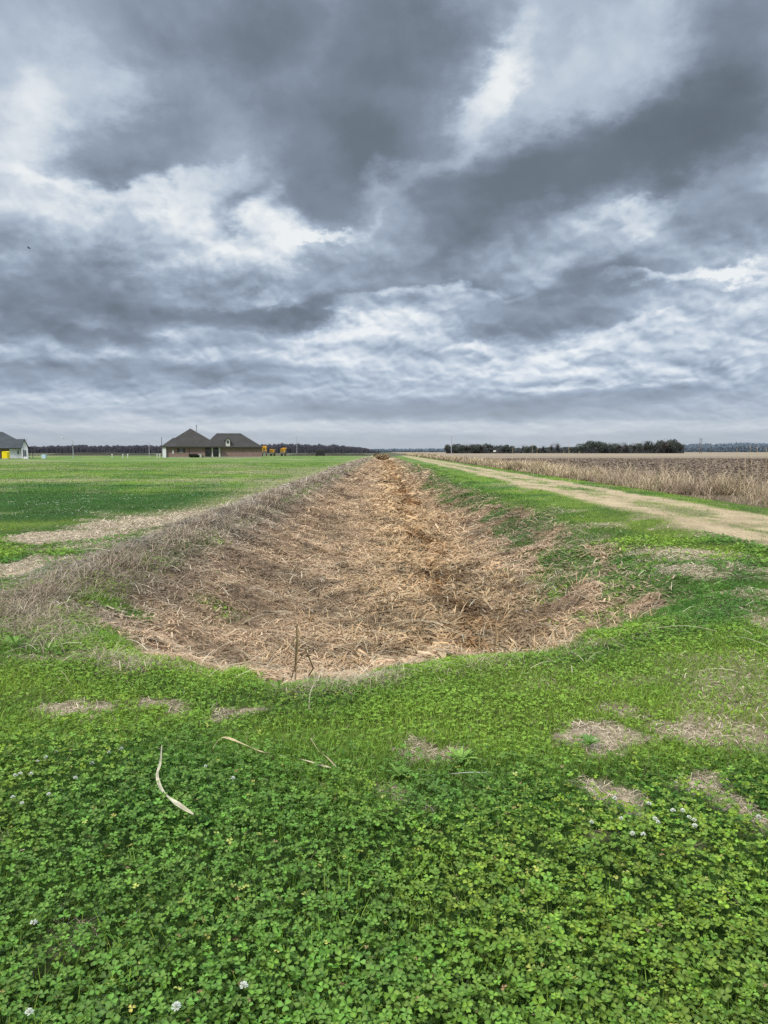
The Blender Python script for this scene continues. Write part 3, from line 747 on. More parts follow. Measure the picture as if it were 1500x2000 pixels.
# dormer
dm = MB(); d0, d1 = hx(441.6), hx(449.8); ds = .25
dm.prism([(d0, hz(871.5)), (d1, hz(871.5)), (d1, hz(859.5)), ((d0+d1)/2, hz(855.6)), (d0, hz(859.5))], ds, ds+4.5)
dmo = dm.build("dormer", M_wtrim, H)
rf = MB(); mid = (d0+d1)/2
for sg, e in ((-1, d0), (1, d1)):
    rf.prism([(mid, hz(854.6)), (e+sg*.28, hz(859.8)), (e+sg*.28, hz(860.6)), (mid, hz(855.5))], ds-.25, ds+5)
rf.build("dormer_roof", M_roof, dmo)
MB().box(hx(443.4), ds-.05, hz(866), hx(448), ds-.01, hz(860.2)).build("window", M_glass, dmo)
# window with shutters
wn = MB().box(hx(350.6), -.07, hz(883.2), hx(358.6), -.02, hz(876.6)).build("window", M_glass, H)
fr = MB(); fr.box(hx(350.2), -.10, hz(883.8), hx(358.9), -.06, hz(883.2)); fr.box(hx(354.4), -.10, hz(883.2), hx(354.8), -.06, hz(876.6)).build("window_frame", M_wtrim, wn)
for a, b in ((347, 350.1), (359, 362)): MB().box(hx(a), -.09, hz(883.8), hx(b), -.02, hz(876.3)).build("shutter", M_trim, H)
MB().box(hx(337.6), -.10, hz(886), hx(340.4), -.015, hz(879)).build("door_panel", M_white, H, label="small white panel door in the brick wall")
MB().box(hx(369.6), -.07, .16, hx(370.3), -.012, e0-.12).build("downpipe", M_trim, H)
# porch: posts, dark openings, back wall bits
for a, b in ((413.4, 416.2), (427.4, 430.4)): MB().box(hx(a), .2, 0, hx(b), .75, e0-.03).build("porch_post", M_wtrim, H)
MB().box(hx(401.2), .1, -.05, hx(430.3), 3.15, .12).build("porch_floor", M_conc, H)
po = MB().box(hx(402.6), 3.1, .12, hx(409), 3.19, hz(876.5)).build("porch_door", M_glass, H)
MB().box(hx(418), 3.1, .3, hx(426), 3.19, hz(877)).build("window", M_glass, H)
MB().box(hx(409.3), 3.06, .12, hx(411), 3.19, hz(876)).box(hx(402), 3.06, .12, hx(402.5), 3.19, hz(876)).build("door_frame", M_wtrim, po)

# condenser units and shrubs by the house wall
def bush(name, loc, w, h, col, label, cat="shrub", n=500, tw=.1, group=None):
    d = uv_dir(n); P = d*(R.rand(n)**.4)[:, None]*np.array([w/2, w/2*.7, h/2]) + np.array([0, 0, h/2])
    P[:, 2] = np.maximum(P[:, 2], .02)
    P *= 1+.25*(fbm(P[:, 0]*3/w+9, P[:, 2]*3/h, 5)-.5)[:, None]
    tri = [(-.5, 0, -.4), (.5, 0, -.3), (.1, .3, .6), (-.3, 0, .5)]
    sz = tw*(.6+R.rand(n))
    V, Fc, c = inst('', tri, [(0, 1, 2), (0, 2, 3)], rotm(R.rand(n)*6.3, R.rand(n)*1.3, R.rand(n)*6.3), np.stack([sz]*3, 1), P, np.array(col)*(.5+.9*R.rand(n))[:, None])
    e = empty(name, loc, label, cat, group)
    link("foliage", new_mesh("foliage", V, Fc, c), M_bush, e)
    s_ = MB()
    for i in range(5):
        a = i*1.26; s_.tube([(0, 0, -.03), (math.cos(a)*w*.2, math.sin(a)*w*.15, h*.6)], [h*.02, h*.008], 5)
    s_.build("stem", M_wood, e); return e
def hp(px, dy=-1.2): 
    p = at(px, 882, HY+dy); return (p.x, HY+dy, 0)
bush("shrub", hp(377), 2.6, .95, (.035, .04, .03), "low dark shrub against the brick wall left of the porch", tw=.22)
bush("shrub", hp(383.5, -1.6), 1.9, .8, (.045, .045, .035), "lower dark shrub, the nearer to the porch of the two", tw=.22)
def ac(px, s, label):
    e = empty("air_conditioner", hp(px, -1.3), label, "air conditioner")
    MB().box(-.42*s, -.4, .08, .42*s, .4, .95*s).build("casing", M_conc, e)
    MB().tube([(0, 0, .951*s), (0, 0, .99*s)], [.34*s, .3*s], 12).build("fan_guard", M_ac, e)
    MB().box(-.55*s, -.5, 0, .55*s, .5, .078).build("base_slab", M_conc, e)
ac(391, 1., "grey condenser unit beside the porch of the brick house")

# ------------------------------------------------------------------ white farmhouse at the left edge
WY = 172.0; v_ = WY/F*.9967
def wx(px): return (px-30)*v_
def wz(py): return CAMZ+(882-py)*v_
Wh = empty("white_house", (at(30, 882, WY).x, WY, 0), "white house with grey roof and front gable at left edge", "house", None, .4636); Wh.scale = (.894, 1, 1)
ee = wz(875.6)
MB().box(wx(18.2), 0, -.1, wx(42.2), 9, ee-.02).build("wall", M_white, Wh)
MB().prism([(wx(42.2), -.1), (wx(54.8), -.1), (wx(54.8), wz(874.6)), (wx(49.2), wz(858.2)), (wx(42.2), wz(873.5))], -.5, 8.5).build("gable_wall", M_white, Wh)
MB().box(wx(-45), .5, -.1, wx(18.2)-.01, 9, ee-.02).build("brick_wall", M_brick2, Wh)
r = MB(); z0 = ee+.02
r.poly([(wx(-60), -.7, z0), (wx(43), -.7, z0), (wx(50), 3, wz(857)), (wx(33), 3.2, wz(857.2)), (wx(6), 8, wz(842.2)), (wx(-20), 8, wz(842.2))])
r.poly([(wx(6), 8, wz(842.2)), (wx(33), 3.2, wz(857.2)), (wx(50), 3, wz(857)), (wx(60), 12, wz(875)), (wx(20), 15, wz(873))])
r.poly([(wx(-60), -.7, z0), (wx(-20), 8, wz(842.2)), (wx(6), 8, wz(842.2)), (wx(20), 16, z0), (wx(-60), 16, z0)])
r.build("roof", M_roof2, Wh)
MB().prism([(wx(49.2), wz(856.4)), (wx(41.6), wz(874.2)), (wx(41.6), wz(875.6)), (wx(49.2), wz(858.2))], -.8, 8.6).prism([(wx(49.2), wz(856.4)), (wx(49.2), wz(858.2)), (wx(55.8), wz(876)), (wx(55.8), wz(874.4))], -.8, 8.6).build("gable_roof", M_roof2, Wh)
MB().box(wx(17.6), -.78, ee-.15, wx(42.3), -.70, ee+.06).build("gutter", M_trim, Wh)
MB().box(wx(45.2), -.58, .25, wx(47.2), -.51, wz(879)).box(wx(48.4), -.58, .25, wx(50.6), -.51, wz(879)).build("window", M_glass, Wh)
for a in (42.4, 53.3): MB().box(wx(a), -1.4, 0, wx(a+1.5), -1.15, wz(875.4)).build("porch_post", M_white, Wh)
MB().box(wx(18.4), -.06, -.05, wx(42), -.004, .12).build("plinth", M_conc, Wh)
MB().prism([(wx(55), wz(872)), (wx(66), wz(874.6)), (wx(66), wz(876)), (wx(55), wz(876))], .3, 9).build("porch_roof", M_trim, Wh)
MB().box(wx(64.0), .6, 0, wx(65.2), .8, wz(875.9)).build("porch_column", M_trim, Wh)
MB().box(wx(58), 6, 0, wx(58.9), 6.2, wz(875.9)).build("porch_column", M_trim, Wh)
MB().tube([(wx(53.4), 3, wz(862)), (wx(53.4), 3, wz(855.5))], .05).build("vent_pipe", M_steel, Wh)
MB().box(wx(34.5), -.2, 1.0, wx(37.2), -.02, 1.75).tube([(wx(35.8), -.1, 1.75), (wx(35.8), -.1, 2.3)], .04).build("electric_meter", M_ac, Wh)

# yellow portable toilet
TY = 158.; p = at(11.5, 882, TY)
T = empty("portable_toilet", (p.x, TY, 0), "yellow portable toilet standing before the white house", "portable toilet")
MB().box(-.56, -.56, .14, .56, .56, 1.42).build("cabin", M_yel, T)
MB().prism([(-.60, 1.42), (.60, 1.42), (.54, 1.56), (.3, 1.66), (-.3, 1.66), (-.54, 1.56)], -.6, .6).build("roof", M_yel, T)
MB().box(-.42, -.6, .18, .42, -.565, 1.34).build("door", M_yel, T)
MB().box(-.62, -.6, 0, .62, .6, .135).build("skid_base", M_conc, T)
# utility cabinets and small marker posts
def cabinet(px, Y, wpx, hpx, label, mat=M_box):
    p = at(px, 882, Y); s = Y/F
    e = empty("utility_cabinet", (p.x, Y, 0), label, "utility box")
    w_, h_ = wpx*s, hpx*s
    MB().box(-w_/2, -.3, .1, w_/2, .3, h_*.93).build("cabinet_body", mat, e)
    MB().prism([(-w_*.54, h_*.93), (w_*.54, h_*.93), (w_*.5, h_), (-w_*.5, h_)], -.34, .34).build("lid", mat, e)
    MB().box(-w_*.46, -.325, .16, -.01, -.303, h_*.88).box(.01, -.325, .16, w_*.46, -.303, h_*.88).build("door", mat, e)
    MB().box(-w_*.6, -.4, -.02, w_*.6, .4, .1).build("base_slab", M_conc, e)
cabinet(86.3, 168, 7, 8.5, "pale blue utility cabinet on the lawn right of the white house")
cabinet(51.5, 158, 8, 5, "white utility box in front of the white gable", M_white)
def marker(px, Y, h, lab):
    p = at(px, 882, Y); e = empty("marker_post", (p.x, Y, 0), lab, "marker post", "short white marker posts on the far lawn")
    MB().tube([(0, 0, -.05), (0, 0, h*.8)], .11, 8).build("post", M_wtrim, e)
    MB().tube([(0, 0, h*.8), (0, 0, h*.95), (0, 0, h)], [.15, .15, .06], 8).build("cap", M_white, e)
for px, lab in ((64.5, "lowest white marker post, beside the white house"), (81, "white marker post just left of the pale blue cabinet"), (219, "lone white marker post between the two street lamps"), (240, "left one of the paired white marker posts right of the lone one"), (249.5, "right one of the paired white marker posts right of the lone one"),
                (307, "white marker post just right of the farther street lamp"), (312, "white marker post nearest the brick house")):
    marker(px, 188, 1.0 if px > 100 else .6, lab)

# street lamps
def lamp(px, Y, top, armpx, armtop, lab):
    p = at(px, 882, Y); s = Y/F; h = CAMZ+(882-top)*s; ax = (armpx-px)*s; az = CAMZ+(882-armtop)*s
    e = empty("street_lamp", (p.x, Y, 0), lab, "street lamp", "street lamps on the far lawn")
    MB().tube([(0, 0, -.05), (0, 0, h*.5), (0, 0, h)], [.11, .09, .07]).build("pole", M_steel, e)
    MB().tube([(0, 0, h-.05), (ax*.5, 0, h+(az-h)*.62), (ax*.85, 0, az)], [.055, .05, .045], 6).build("arm", M_steel, e)
    hd = MB().tube([(ax*.8, 0, az), (ax*.87, 0, az+.04), (ax*1.0, 0, az+.03), (ax*1.05, 0, az)], [.05, .13, .12, .04], 8).build("lamp_head", M_steel, e)
    MB().box(ax*.98, -.09, az-.10, ax*.9, .09, az-.06).build("lens", M_lens, hd)
    MB().tube([(0, 0, -.02), (0, 0, .3)], [.22, .18]).build("base", M_conc, e)
lamp(143, 192, 860, 121, 855.5, "nearer and taller grey street lamp with long arm, left of the brick house")
lamp(291.5, 212, 865, 275, 861.5, "farther grey street lamp, close to the left end of the brick house")

# utility poles
def upole(px, Y, top, lab, r=.13, bar=None, lean=0, base=882, mat=None):
    p = at(px, 882, Y); h = CAMZ+(882-top)/F*Y
    e = empty("utility_pole", (p.x, Y, 0), lab, "utility pole")
    MB().tube([(0, 0, -.1), (lean*.5, 0, h*.5), (lean, 0, h)], [r, r*.85, r*.65]).build("pole", mat or M_wood, e)
    if bar:
        MB().box(lean-bar, -.05, h-.7, lean+bar, .05, h-.55).build("crossarm", M_wood, e)
        for sx in (-.9, 0, .9): MB().tube([(lean+sx*bar, 0, h-.55), (lean+sx*bar, 0, h-.35)], [.06, .04], 6).build("insulator", M_ac, e)
    else: MB().tube([(lean, 0, h), (lean, 0, h+.12)], [r*.75, r*.2], 6).build("cap", M_steel, e)
upole(316.3, 222, 853.5, "slim pole standing at the left corner of the brick house", .12)
upole(580, 320, 852.5, "lone thin pole right of the yellow machines", .13, mat=M_steel)
upole(881.5, 330, 851.5, "lone pale pole in front of the left tree clump", .16, mat=M_steel)
upole(1366.5, 620, 856, "left and taller pole of the close pair right of the trees", .3, .9)
upole(1370, 640, 857, "right pole of the close pair right of the trees", .28, .9)
upole(1388, 800, 866, "short far pole right of the close pair", .28, .9)
upole(1476, 900, 864, "farthest short pole near the right edge", .28, .9)
# far white sign
p = at(966, 882, 610); e = empty("field_sign", (p.x, 610, 0), "small pale sign before the left tree clump", "sign")
MB().box(-1.1, -.05, 1.3, 1.1, .05, 2.7).build("board", M_wtrim, e); MB().tube([(0, .1, 0), (0, .1, 2.2)], .08, 6).build("post", M_wood, e)

# yellow machines: skid loaders seen from behind
def loader(px, Y, top, wpx, raised, lab):
    p = at(px, 882, Y); s = Y/F; W = wpx*s; h = CAMZ+(882-top)*s
    e = empty("skid_loader", (p.x, Y, 0), lab, "loader", "yellow loaders parked right of the brick house", rnd.uniform(-.15, .15))
    b = h*.28
    MB().prism([(-W*.30, b), (W*.30, b), (W*.33, h*.52), (-W*.33, h*.52)], -1.2, 1.4).build("body", M_ac, e)
    c = MB().prism([(-W*.36, h*.50), (W*.36, h*.50), (W*.34, h*.80), (-W*.34, h*.80)], -.9, 1.0).build("cab", M_yel2, e)
    MB().box(-W*.16, -.96, h*.58, W*.16, -.91, h*.68).build("window", M_glass, c)
    MB().box(-W*.42, -1.1, h*.80+.01, W*.42, 1.1, h*.86).build("roof", M_yel2, c)
    for sx in (-1, 1):
        MB().prism([(sx*W*.38, h*.35), (sx*W*.46, h*.35), (sx*W*.46, h*.9), (sx*W*.38, h*.9)][::sx], -1.3, -1.0).box(min(sx*W*.38, sx*W*.46), -1.0, h*.84, max(sx*W*.38, sx*W*.46), 1.9, h*.92).build("lift_arm", M_yel2, e)
        for yy in (-.75, .85):
            wh = MB().disc((sx*W*.42, yy, h*.17), (1, 0, 0), h*.17, W*.16).build("wheel", M_black, e)
            MB().disc((sx*W*.505, yy, h*.17), (1, 0, 0), h*.08, .04).build("hub", M_yel2, wh)
    z_ = h if raised else h*.4
    MB().prism([(-W*.45, z_-h*.12), (W*.45, z_-h*.12), (W*.45, z_), (-W*.45, z_)], 1.4, 2.2).build("bucket", M_yel2, e)
loader(516.5, 262, 871, 9, True, "yellow loader half hidden behind the right end of the brick house")
loader(532.5, 268, 876, 7.6, False, "smaller yellow loader in the middle of the three")
loader(553.8, 266, 874.5, 8.4, True, "rightmost yellow loader, standing nearest the black skip")
# black skip
p = at(625.5, 882, 262); e = empty("skip_container", (p.x, 262, 0), "black steel skip on the far edge of the lawn", "skip")
MB().box(-1.5, -1, .15, 1.5, 1, 2.05).build("container", M_black, e)
q_ = MB()
for i in range(7): q_.box(-1.45+i*.46, -1.06, .2, -1.35+i*.46, -1.003, 1.98)
q_.build("rib", M_black, e); MB().box(-1.56, -1.08, 2.052, 1.56, 1.08, 2.15).build("rim", M_ac, e); MB().box(-1.4, -.8, 0, -1.1, .8, .148).box(1.1, -.8, 0, 1.4, .8, .148).build("skid", M_ac, e)
# low dark berm left of the ditch end
def mound(name, pxa, pxb, Y, hgt, mat, lab):
    xa = at(pxa, 882, Y).x; xb = at(pxb, 882, Y).x; n = 60; V = []; Fc = []
    for i in range(n+1):
        t = i/n; x_ = xa+(xb-xa)*t; hh = hgt*(.55+.6*float(vn(t*14, 3.1, 9)))*min(1, 8*t, 8*(1-t))
        V += [(x_, Y-2, -.02), (x_, Y-.6, hh*.9), (x_, Y+.6, hh), (x_, Y+2, -.02)]
    for i in range(n):
        for j in range(3): a = 4*i+j; Fc.append((a, a+4, a+5, a+1))
    me = bpy.data.meshes.new(name); me.from_pydata(V, [], Fc); me.update()
    return link(name, me, mat, label=lab, kind="structure")
mound("berm", 560, 728, 285, 1.0, M_dirt, "low dark earth berm at the end of the lawn")
mound("berm", 90, 316, 330, 1.1, M_dirt, "low dark bank in front of the left wood")
bush("shrub", (at(747, 882, 215).x, 215, -.8), 4.4, 1.7, (.34, .25, .15), "round brown dry shrub where the ditch vanishes", n=1200, tw=.28)
bush("shrub", (at(738, 882, 240).x, 240, -.4), 3., 1.3, (.16, .14, .09), "smaller brown shrub behind the round one at the ditch end", n=700, tw=.28)

# ------------------------------------------------------------------ countable small things in the foreground
def gz1(x, y): return float(height(np.array([x]), np.array([y]))[0])
FLW = {"left": [(28,1560),(32,1515),(46,1572),(75,1488),(90,1480),(59,1512),(147,1520),(180,1493),(235,1465),(210,1472),(112,1470),(95,1552),(40,1513),(457,1524),(402,1500)],
       "right": [(1158,1612),(1215,1602),(1233,1634),(1282,1605),(1258,1634),(1317,1586),(1333,1585),(1345,1597),(1358,1606),(1360,1618),(1288,1612),(1200,1563),(1270,1573),(1483,1598)],
       "low": [(342,1977),(55,1980),(70,1803),(472,1926)]}
stemM = leafmat("flower_stem", .6, .2, .2, 30, .1); 
def flower_mesh(seed):
    rs = np.random.RandomState(seed); n = 46; d = rs.randn(n, 3); d /= np.linalg.norm(d, axis=1)[:, None]; d[:, 2] = np.abs(d[:, 2])*1.1-.25
    pet = [(-.16, 0, 0), (.16, 0, 0), (.13, .1, .8), (0, .18, 1.05), (-.13, .1, .8)]
    V = []; Fc = []; cs = []
    for i, v in enumerate(d):
        q_ = Vector(v).to_track_quat('Z', 'Y')
        b = len(V)
        for k_, p_ in enumerate(pet): V.append(tuple(q_ @ Vector(p_))); cs.append(np.array([.52, .58, .40]) if k_ < 2 else np.array([.95, .94, .86])*(1-.08*(i % 3)))
        Fc += [(b, b+1, b+2), (b, b+2, b+3), (b, b+3, b+4)]
    return new_mesh("flower_head", V, Fc, np.array(cs))
FM = [flower_mesh(i) for i in range(4)]
for m_ in FM: m_.materials.append(leafmat("white_petal", .6, .3, .2, 80, .06))
sv, sf = blade(.12, 1, 1, 3); SM = new_mesh("stem", sv, sf, np.tile([.16, .26, .08], (len(sv), 1))); SM.materials.append(stemM)
k = 0
LB = {"left": "white clover flower in the scattered group at the left edge of the clover", "right": "white clover flower in the cluster by the right-hand bare patches", "low": "white clover flower low in the clover near the bottom edge"}
for side, L_ in FLW.items():
    for px, py in L_:
        g_ = gnd(px, py, .10 if py > 1500 else .07); hgt = .105 if py > 1500 else .075
        e = empty("clover_flower", (g_.x, g_.y, gz1(g_.x, g_.y)), LB[side], "flower", "white clover flowers, "+side, rnd.uniform(0, 6))
        st = link("stem", SM, parent=e); st.scale = (.0025, .05, hgt)
        fh = link("flower_head", FM[k % 4], parent=e); fh.location = (0, .006, hgt); s_ = rnd.uniform(.0095, .0125)*(1.15 if side == "low" else 1); fh.scale = (s_, s_, s_); k += 1
# far flower specks on the left lawn
x, y = scat(1500, 9, 34, lambda y: -(.55*y), lambda y: -4.8+0*y, .9)
k_ = (R.rand(len(x)) < ss(.42, .62, fbm(x*.5, y*.5, 211, 3))*(.15+.85*lawn_masks(x, y)[1])); x, y = x[k_], y[k_]; n = len(x)
sz = .0075*np.clip(y/14, 1, 1.6)*(.7+.6*R.rand(n))
oc = [(1, 0, 0), (0, 1, 0), (-1, 0, 0), (0, -1, 0), (0, 0, 1), (0, 0, -.6)]
of = [(0, 1, 4), (1, 2, 4), (2, 3, 4), (3, 0, 4), (1, 0, 5), (2, 1, 5), (3, 2, 5), (0, 3, 5)]
stuff("distant_clover_flowers", [inst('', oc, of, rotm(R.rand(n)*6, R.rand(n)*.3, R.rand(n)*6), np.stack([sz]*3, 1), np.stack([x, y, height(x, y)+.06+.03*R.rand(n)], 1), jit([.62, .63, .55], n, .15, .03))], M_straw,
      "tiny white clover flowers dotting the dark green left lawn", "flowers")

# long dry reed leaves lying on the lawn
def reed(name, pts, ws, col, lab, z=.10, mat=None, cat="dry leaf", twist=.5):
    """pts photo pixels; ws widths in m"""
    P_ = []
    for (px, py), zz_ in zip(pts, z if hasattr(z, '__len__') else [z]*len(pts)):
        g_ = gnd(px, py, zz_); P_.append(Vector((g_.x, g_.y, zz_)))
    # resample with catmull
    Q_ = []; n = len(P_)
    for i in range(n-1):
        p0, p1, p2, p3 = P_[max(i-1, 0)], P_[i], P_[i+1], P_[min(i+2, n-1)]
        for j in range(6):
            t = j/6; Q_.append((.5*((2*p1)+(p2-p0)*t+(2*p0-5*p1+4*p2-p3)*t*t+(3*p1-p0-3*p2+p3)*t**3), ws[i]*(1-t)+ws[i+1]*t))
    Q_.append((P_[-1], ws[-1]))
    V = []; Fc = []; cs = []
    for i, (p_, w_) in enumerate(Q_):
        d = (Q_[min(i+1, len(Q_)-1)][0]-Q_[max(i-1, 0)][0]).normalized(); sd = d.cross(Vector((0, 0, 1))).normalized()
        tw = twist*math.sin(i*.4); sd = sd*math.cos(tw)+Vector((0, 0, 1))*math.sin(tw); up = sd.cross(d)
        V += [tuple(p_-sd*w_/2), tuple(p_+up*w_*-.18), tuple(p_+sd*w_/2)]
        f = .8+.4*float(vn(i*.5, 1., 3)); cs += [np.array(col)*f, np.array(col)*f*.72, np.array(col)*f]
    for i in range(len(Q_)-1):
        for j in (0, 1): a = 3*i+j; Fc.append((a, a+3, a+4, a+1))
    return link(name, new_mesh(name, V, Fc, np.clip(np.array(cs), 0, 1)), mat or M_straw, label=lab, cat=cat)
reed("reed_leaf", [(316,1455),(313,1490),(307,1515),(318,1545),(345,1568),(378,1590)], [.004,.011,.014,.017,.024,.006], (.62,.55,.38), "long curved pale reed leaf lying on the clover at left", [.09,.10,.105,.11,.12,.11])
reed("reed_leaf", [(415,1462),(430,1443),(445,1441),(480,1455),(512,1468),(530,1470)], [.004,.009,.013,.014,.010,.003], (.66,.52,.30), "straw-coloured folded reed leaf in the middle of the lawn", [.05,.09,.10,.09,.08,.05])
reed("reed_leaf", [(546,1475),(590,1483),(630,1495),(645,1499)], [.006,.010,.010,.012], (.60,.50,.33), "pale flat reed leaf right of the folded one", [.06,.07,.07,.08])
reed("reed_stalk", [(656,1497),(640,1480),(622,1465),(607,1441)], [.008,.005,.004,.003], (.52,.42,.26), "thin bent stalk rising from the end of the pale flat leaf", [.075,.10,.13,.16], cat="dry stalk")
reed("reed_stalk", [(830,1514),(880,1511),(920,1508),(960,1509),(1010,1508)], [.004,.004,.004,.003,.003], (.55,.55,.45), "thin pale straw lying level by the leafy weed rosettes", .085, cat="dry stalk")
reed("reed_stalk", [(603,1385),(607,1350),(620,1325),(632,1305)], [.005,.005,.004,.004], (.58,.5,.34), "thin curved dry stalk hanging over the near lip of the ditch", [.03,.06,.06,.05], cat="dry stalk")
# standing broken reeds at the near lip
def stand(pts, Y, ws, col, lab):
    P_ = [at(px, py, Y+dy) for px, py, dy in pts]; V = []; Fc = []; cs = []
    for i, (p_, w_) in enumerate(zip(P_, ws)):
        f = .75+.3*i/len(P_)
        V += [(p_.x-w_/2, p_.y-.003, p_.z), (p_.x, p_.y+w_*.3, p_.z), (p_.x+w_/2, p_.y-.004, p_.z)]; cs += [np.array(col)*f, np.array(col)*f*.6, np.array(col)*f]
    for i in range(len(P_)-1):
        for j in (0, 1): a = 3*i+j; Fc.append((a, a+1, a+4, a+3))
    return link("reed_stump", new_mesh("reed_stump", V, Fc, np.array(cs)), M_straw, label=lab, cat="reed")
stand([(577,1330,0),(578,1290,0),(581,1255,0),(580,1226,.02),(581,1218,.02)], 5.35, [.012,.020,.022,.016,.006], (.42,.31,.17), "tall upright brown reed stump at the near lip")
stand([(597,1330,0),(612,1305,.0),(600,1275,.0),(595,1266,.0)], 5.4, [.012,.013,.012,.006], (.30,.21,.11), "dark reed stump leaning left beside the tall one")
stand([(568,1330,0),(577,1300,.0),(600,1268,.02),(604,1262,.02)], 5.3, [.008,.009,.008,.005], (.36,.27,.16), "thin reed leaning right against the tall stump")
stand([(965,1290,0),(967,1262,0),(970,1240,0),(968,1222,.02)], 6.6, [.02,.024,.022,.012], (.58,.42,.24), "broad broken tan reed standing at right of the ditch floor")
stand([(931,1300,0),(934,1270,0),(936,1250,0),(934,1235,.02)], 6.3, [.010,.012,.012,.006], (.55,.42,.26), "narrow tan reed left of the broad broken one")

# leafy weed rosettes
def rosette(px, py, rpx, n, col, lab, up=.35):
    g_ = gnd(px, py, .03); r_ = rpx/F*math.hypot(g_.y, CAMZ)
    e_parts = []
    tpl = [(-.02, 0, 0), (.02, 0, 0), (-.10, .35, .12), (0, .35, .06), (.10, .35, .12), (-.14, .7, .16), (0, .7, .10), (.14, .7, .16), (0, 1, .05)]
    tf = [(0, 1, 3), (0, 3, 2), (1, 4, 3), (2, 3, 6), (2, 6, 5), (3, 4, 7), (3, 7, 6), (5, 6, 8), (6, 7, 8)]
    a = np.arange(n)*2.4+R.rand(n)*.4; t_ = up*(.4+R.rand(n)); L = r_*(.7+.5*R.rand(n))
    # tilt up: rotate so +y rises
    Mx = rotm(a, -t_, a+PI/2)
    V, Fc, c = inst('', tpl, tf, Mx, np.stack([L*.7, L, L*.8], 1), np.zeros((n, 3)), jit(col, n, .2, .06), [.8, .8, .9, 1.2, .9, .95, 1.2, .95, 1.05])
    o = link("weed_rosette", new_mesh("weed_rosette", V, Fc, c), M_blade, label=lab, cat="weed"); o.location = (g_.x, g_.y, gz1(g_.x, g_.y)+.035)
rosette(780, 1514, 30, 22, (.17, .30, .06), "fern-leaved weed rosette left of the thin pale straw")
rosette(900, 1490, 34, 26, (.24, .39, .08), "bright pale green weed rosette above the thin pale straw")
rosette(850, 1545, 26, 10, (.14, .26, .07), "small weed rosette just below the two larger rosettes")
rosette(1150, 1455, 26, 18, (.13, .26, .06), "dark green weed rosette among the upper right bare patches", .5)
rosette(30, 1262, 34, 12, (.20, .34, .07), "broad-leaved weed rosette below the bank at the left edge", .7)
rosette(95, 1275, 22, 9, (.22, .34, .08), "smaller broad-leaved weed right of the left edge rosette", .7)
rosette(545, 1342, 20, 8, (.22, .38, .07), "bright weed tuft at the near lip below the reed stumps", .9)
# single tall stalks rising from the dry grass at right
def tallstalk(px, base, top, Y, lean, lab, heads=True):
    p0 = at(px, base, Y); p0.z = gz1(p0.x, Y); p1 = at(px+lean, top, Y)
    m_ = MB(); mid = p0.lerp(p1, .5)+Vector((lean/F*Y*-.12, 0, .02))
    m_.tube([p0, mid, p1], [.009, .006, .003], 5)
    if heads:
        for t in (.55, .65, .74, .82, .88, .94):
            b = mid.lerp(p1, (t-.5)*2); a = rnd.uniform(0, 6.3); m_.tube([b, b+Vector((math.cos(a)*.06, math.sin(a)*.06, .10))], [.005, .003], 4)
    return m_.build("weed_stalk", M_stalk, label=lab, cat="dry stalk")
M_stalk = solid("dry_stalk", (.50, .39, .26), .8, 0, 8, .25, .1)
for a in [(1000, 905, 874, 40, 1, "slim stalk rising from the dry grass below the left end of the tree row"), (1042, 915, 864, 36, -3, "tall pale stalk rising before the dark tree in the thin row"),
          (1050, 912, 875, 37, -1, "short stalk right beside the tall pale one"), (1113, 925, 862, 34, -3, "tall stalk standing at the left end of the long tree clump"),
          (1098, 920, 882, 36, 2, "short stalk left of the long tree clump"), (1128, 920, 880, 33, 3, "brown bushy stalk right of the tall one before the clump"), (1230, 915, 895, 31, 2, "short stalk before the middle of the long clump"),
          (1450, 925, 876, 26, -12, "leftmost of the long stalks leaning left at the right edge"), (1474, 925, 868, 25, -10, "second long leaning stalk at the right edge"), (1482, 930, 872, 25, -3, "upright stalk between the leaning ones at the right edge"),
          (1496, 930, 874, 24, 1, "rightmost upright stalk at the frame edge"), (1455, 930, 890, 25, 2, "shorter stalk at the foot of the leaning ones"), (1378, 925, 896, 27, 3, "lone short stalk below the close pair of poles")]:
    tallstalk(*a)
# pale stone in the ditch and small bird in the sky
def stone(px, py, z, r, lab):
    g_ = gnd(px, py, z); n = 60; V = []; m_ = MB()
    bm_r = random.Random(px)
    k_ = 8; pts = []
    for j, (t, rr) in enumerate(((-.5, .3), (-.25, .85), (.1, 1.), (.4, .75), (.6, .25))):
        for i in range(k_):
            a = 2*PI*i/k_; q = rr*r*(1+.2*bm_r.uniform(-1, 1)); V.append((math.cos(a)*q, math.sin(a)*q*.8, t*r))
    F_ = [tuple(reversed(range(k_)))] + [(j*k_+i, j*k_+(i+1) % k_, (j+1)*k_+(i+1) % k_, (j+1)*k_+i) for j in range(4) for i in range(k_)] + [tuple(4*k_+i for i in range(k_))]
    me = bpy.data.meshes.new("stone"); me.from_pydata(V, [], F_); me.update()
    o = link("stone", me, M_white, label=lab, cat="stone"); o.location = (g_.x, g_.y, gz1(g_.x, g_.y)+r*.6)
stone(1027, 1207, -.75, .028, "small white stone on the right side of the ditch floor")
stone(985, 1203, -.8, .022, "smaller pale stone left of the white one")
bp = at(57, 485, 120); b_ = MB(); b_.tube([(-.22, 0, 0), (0, 0, 0), (.2, 0, .02), (.3, 0, .02)], [.02, .07, .05, .02], 6)
B = empty("bird", bp, "tiny dark bird flying in the sky at left", "bird"); b_.build("body", M_black, B)
for sg in (-1, 1): MB().poly([(.12, 0, .03), (-.08, 0, .03), (-.12, sg*.35, .16), (-.05, sg*.6, .08), (.05, sg*.35, .18)]).build("wing", M_black, B)

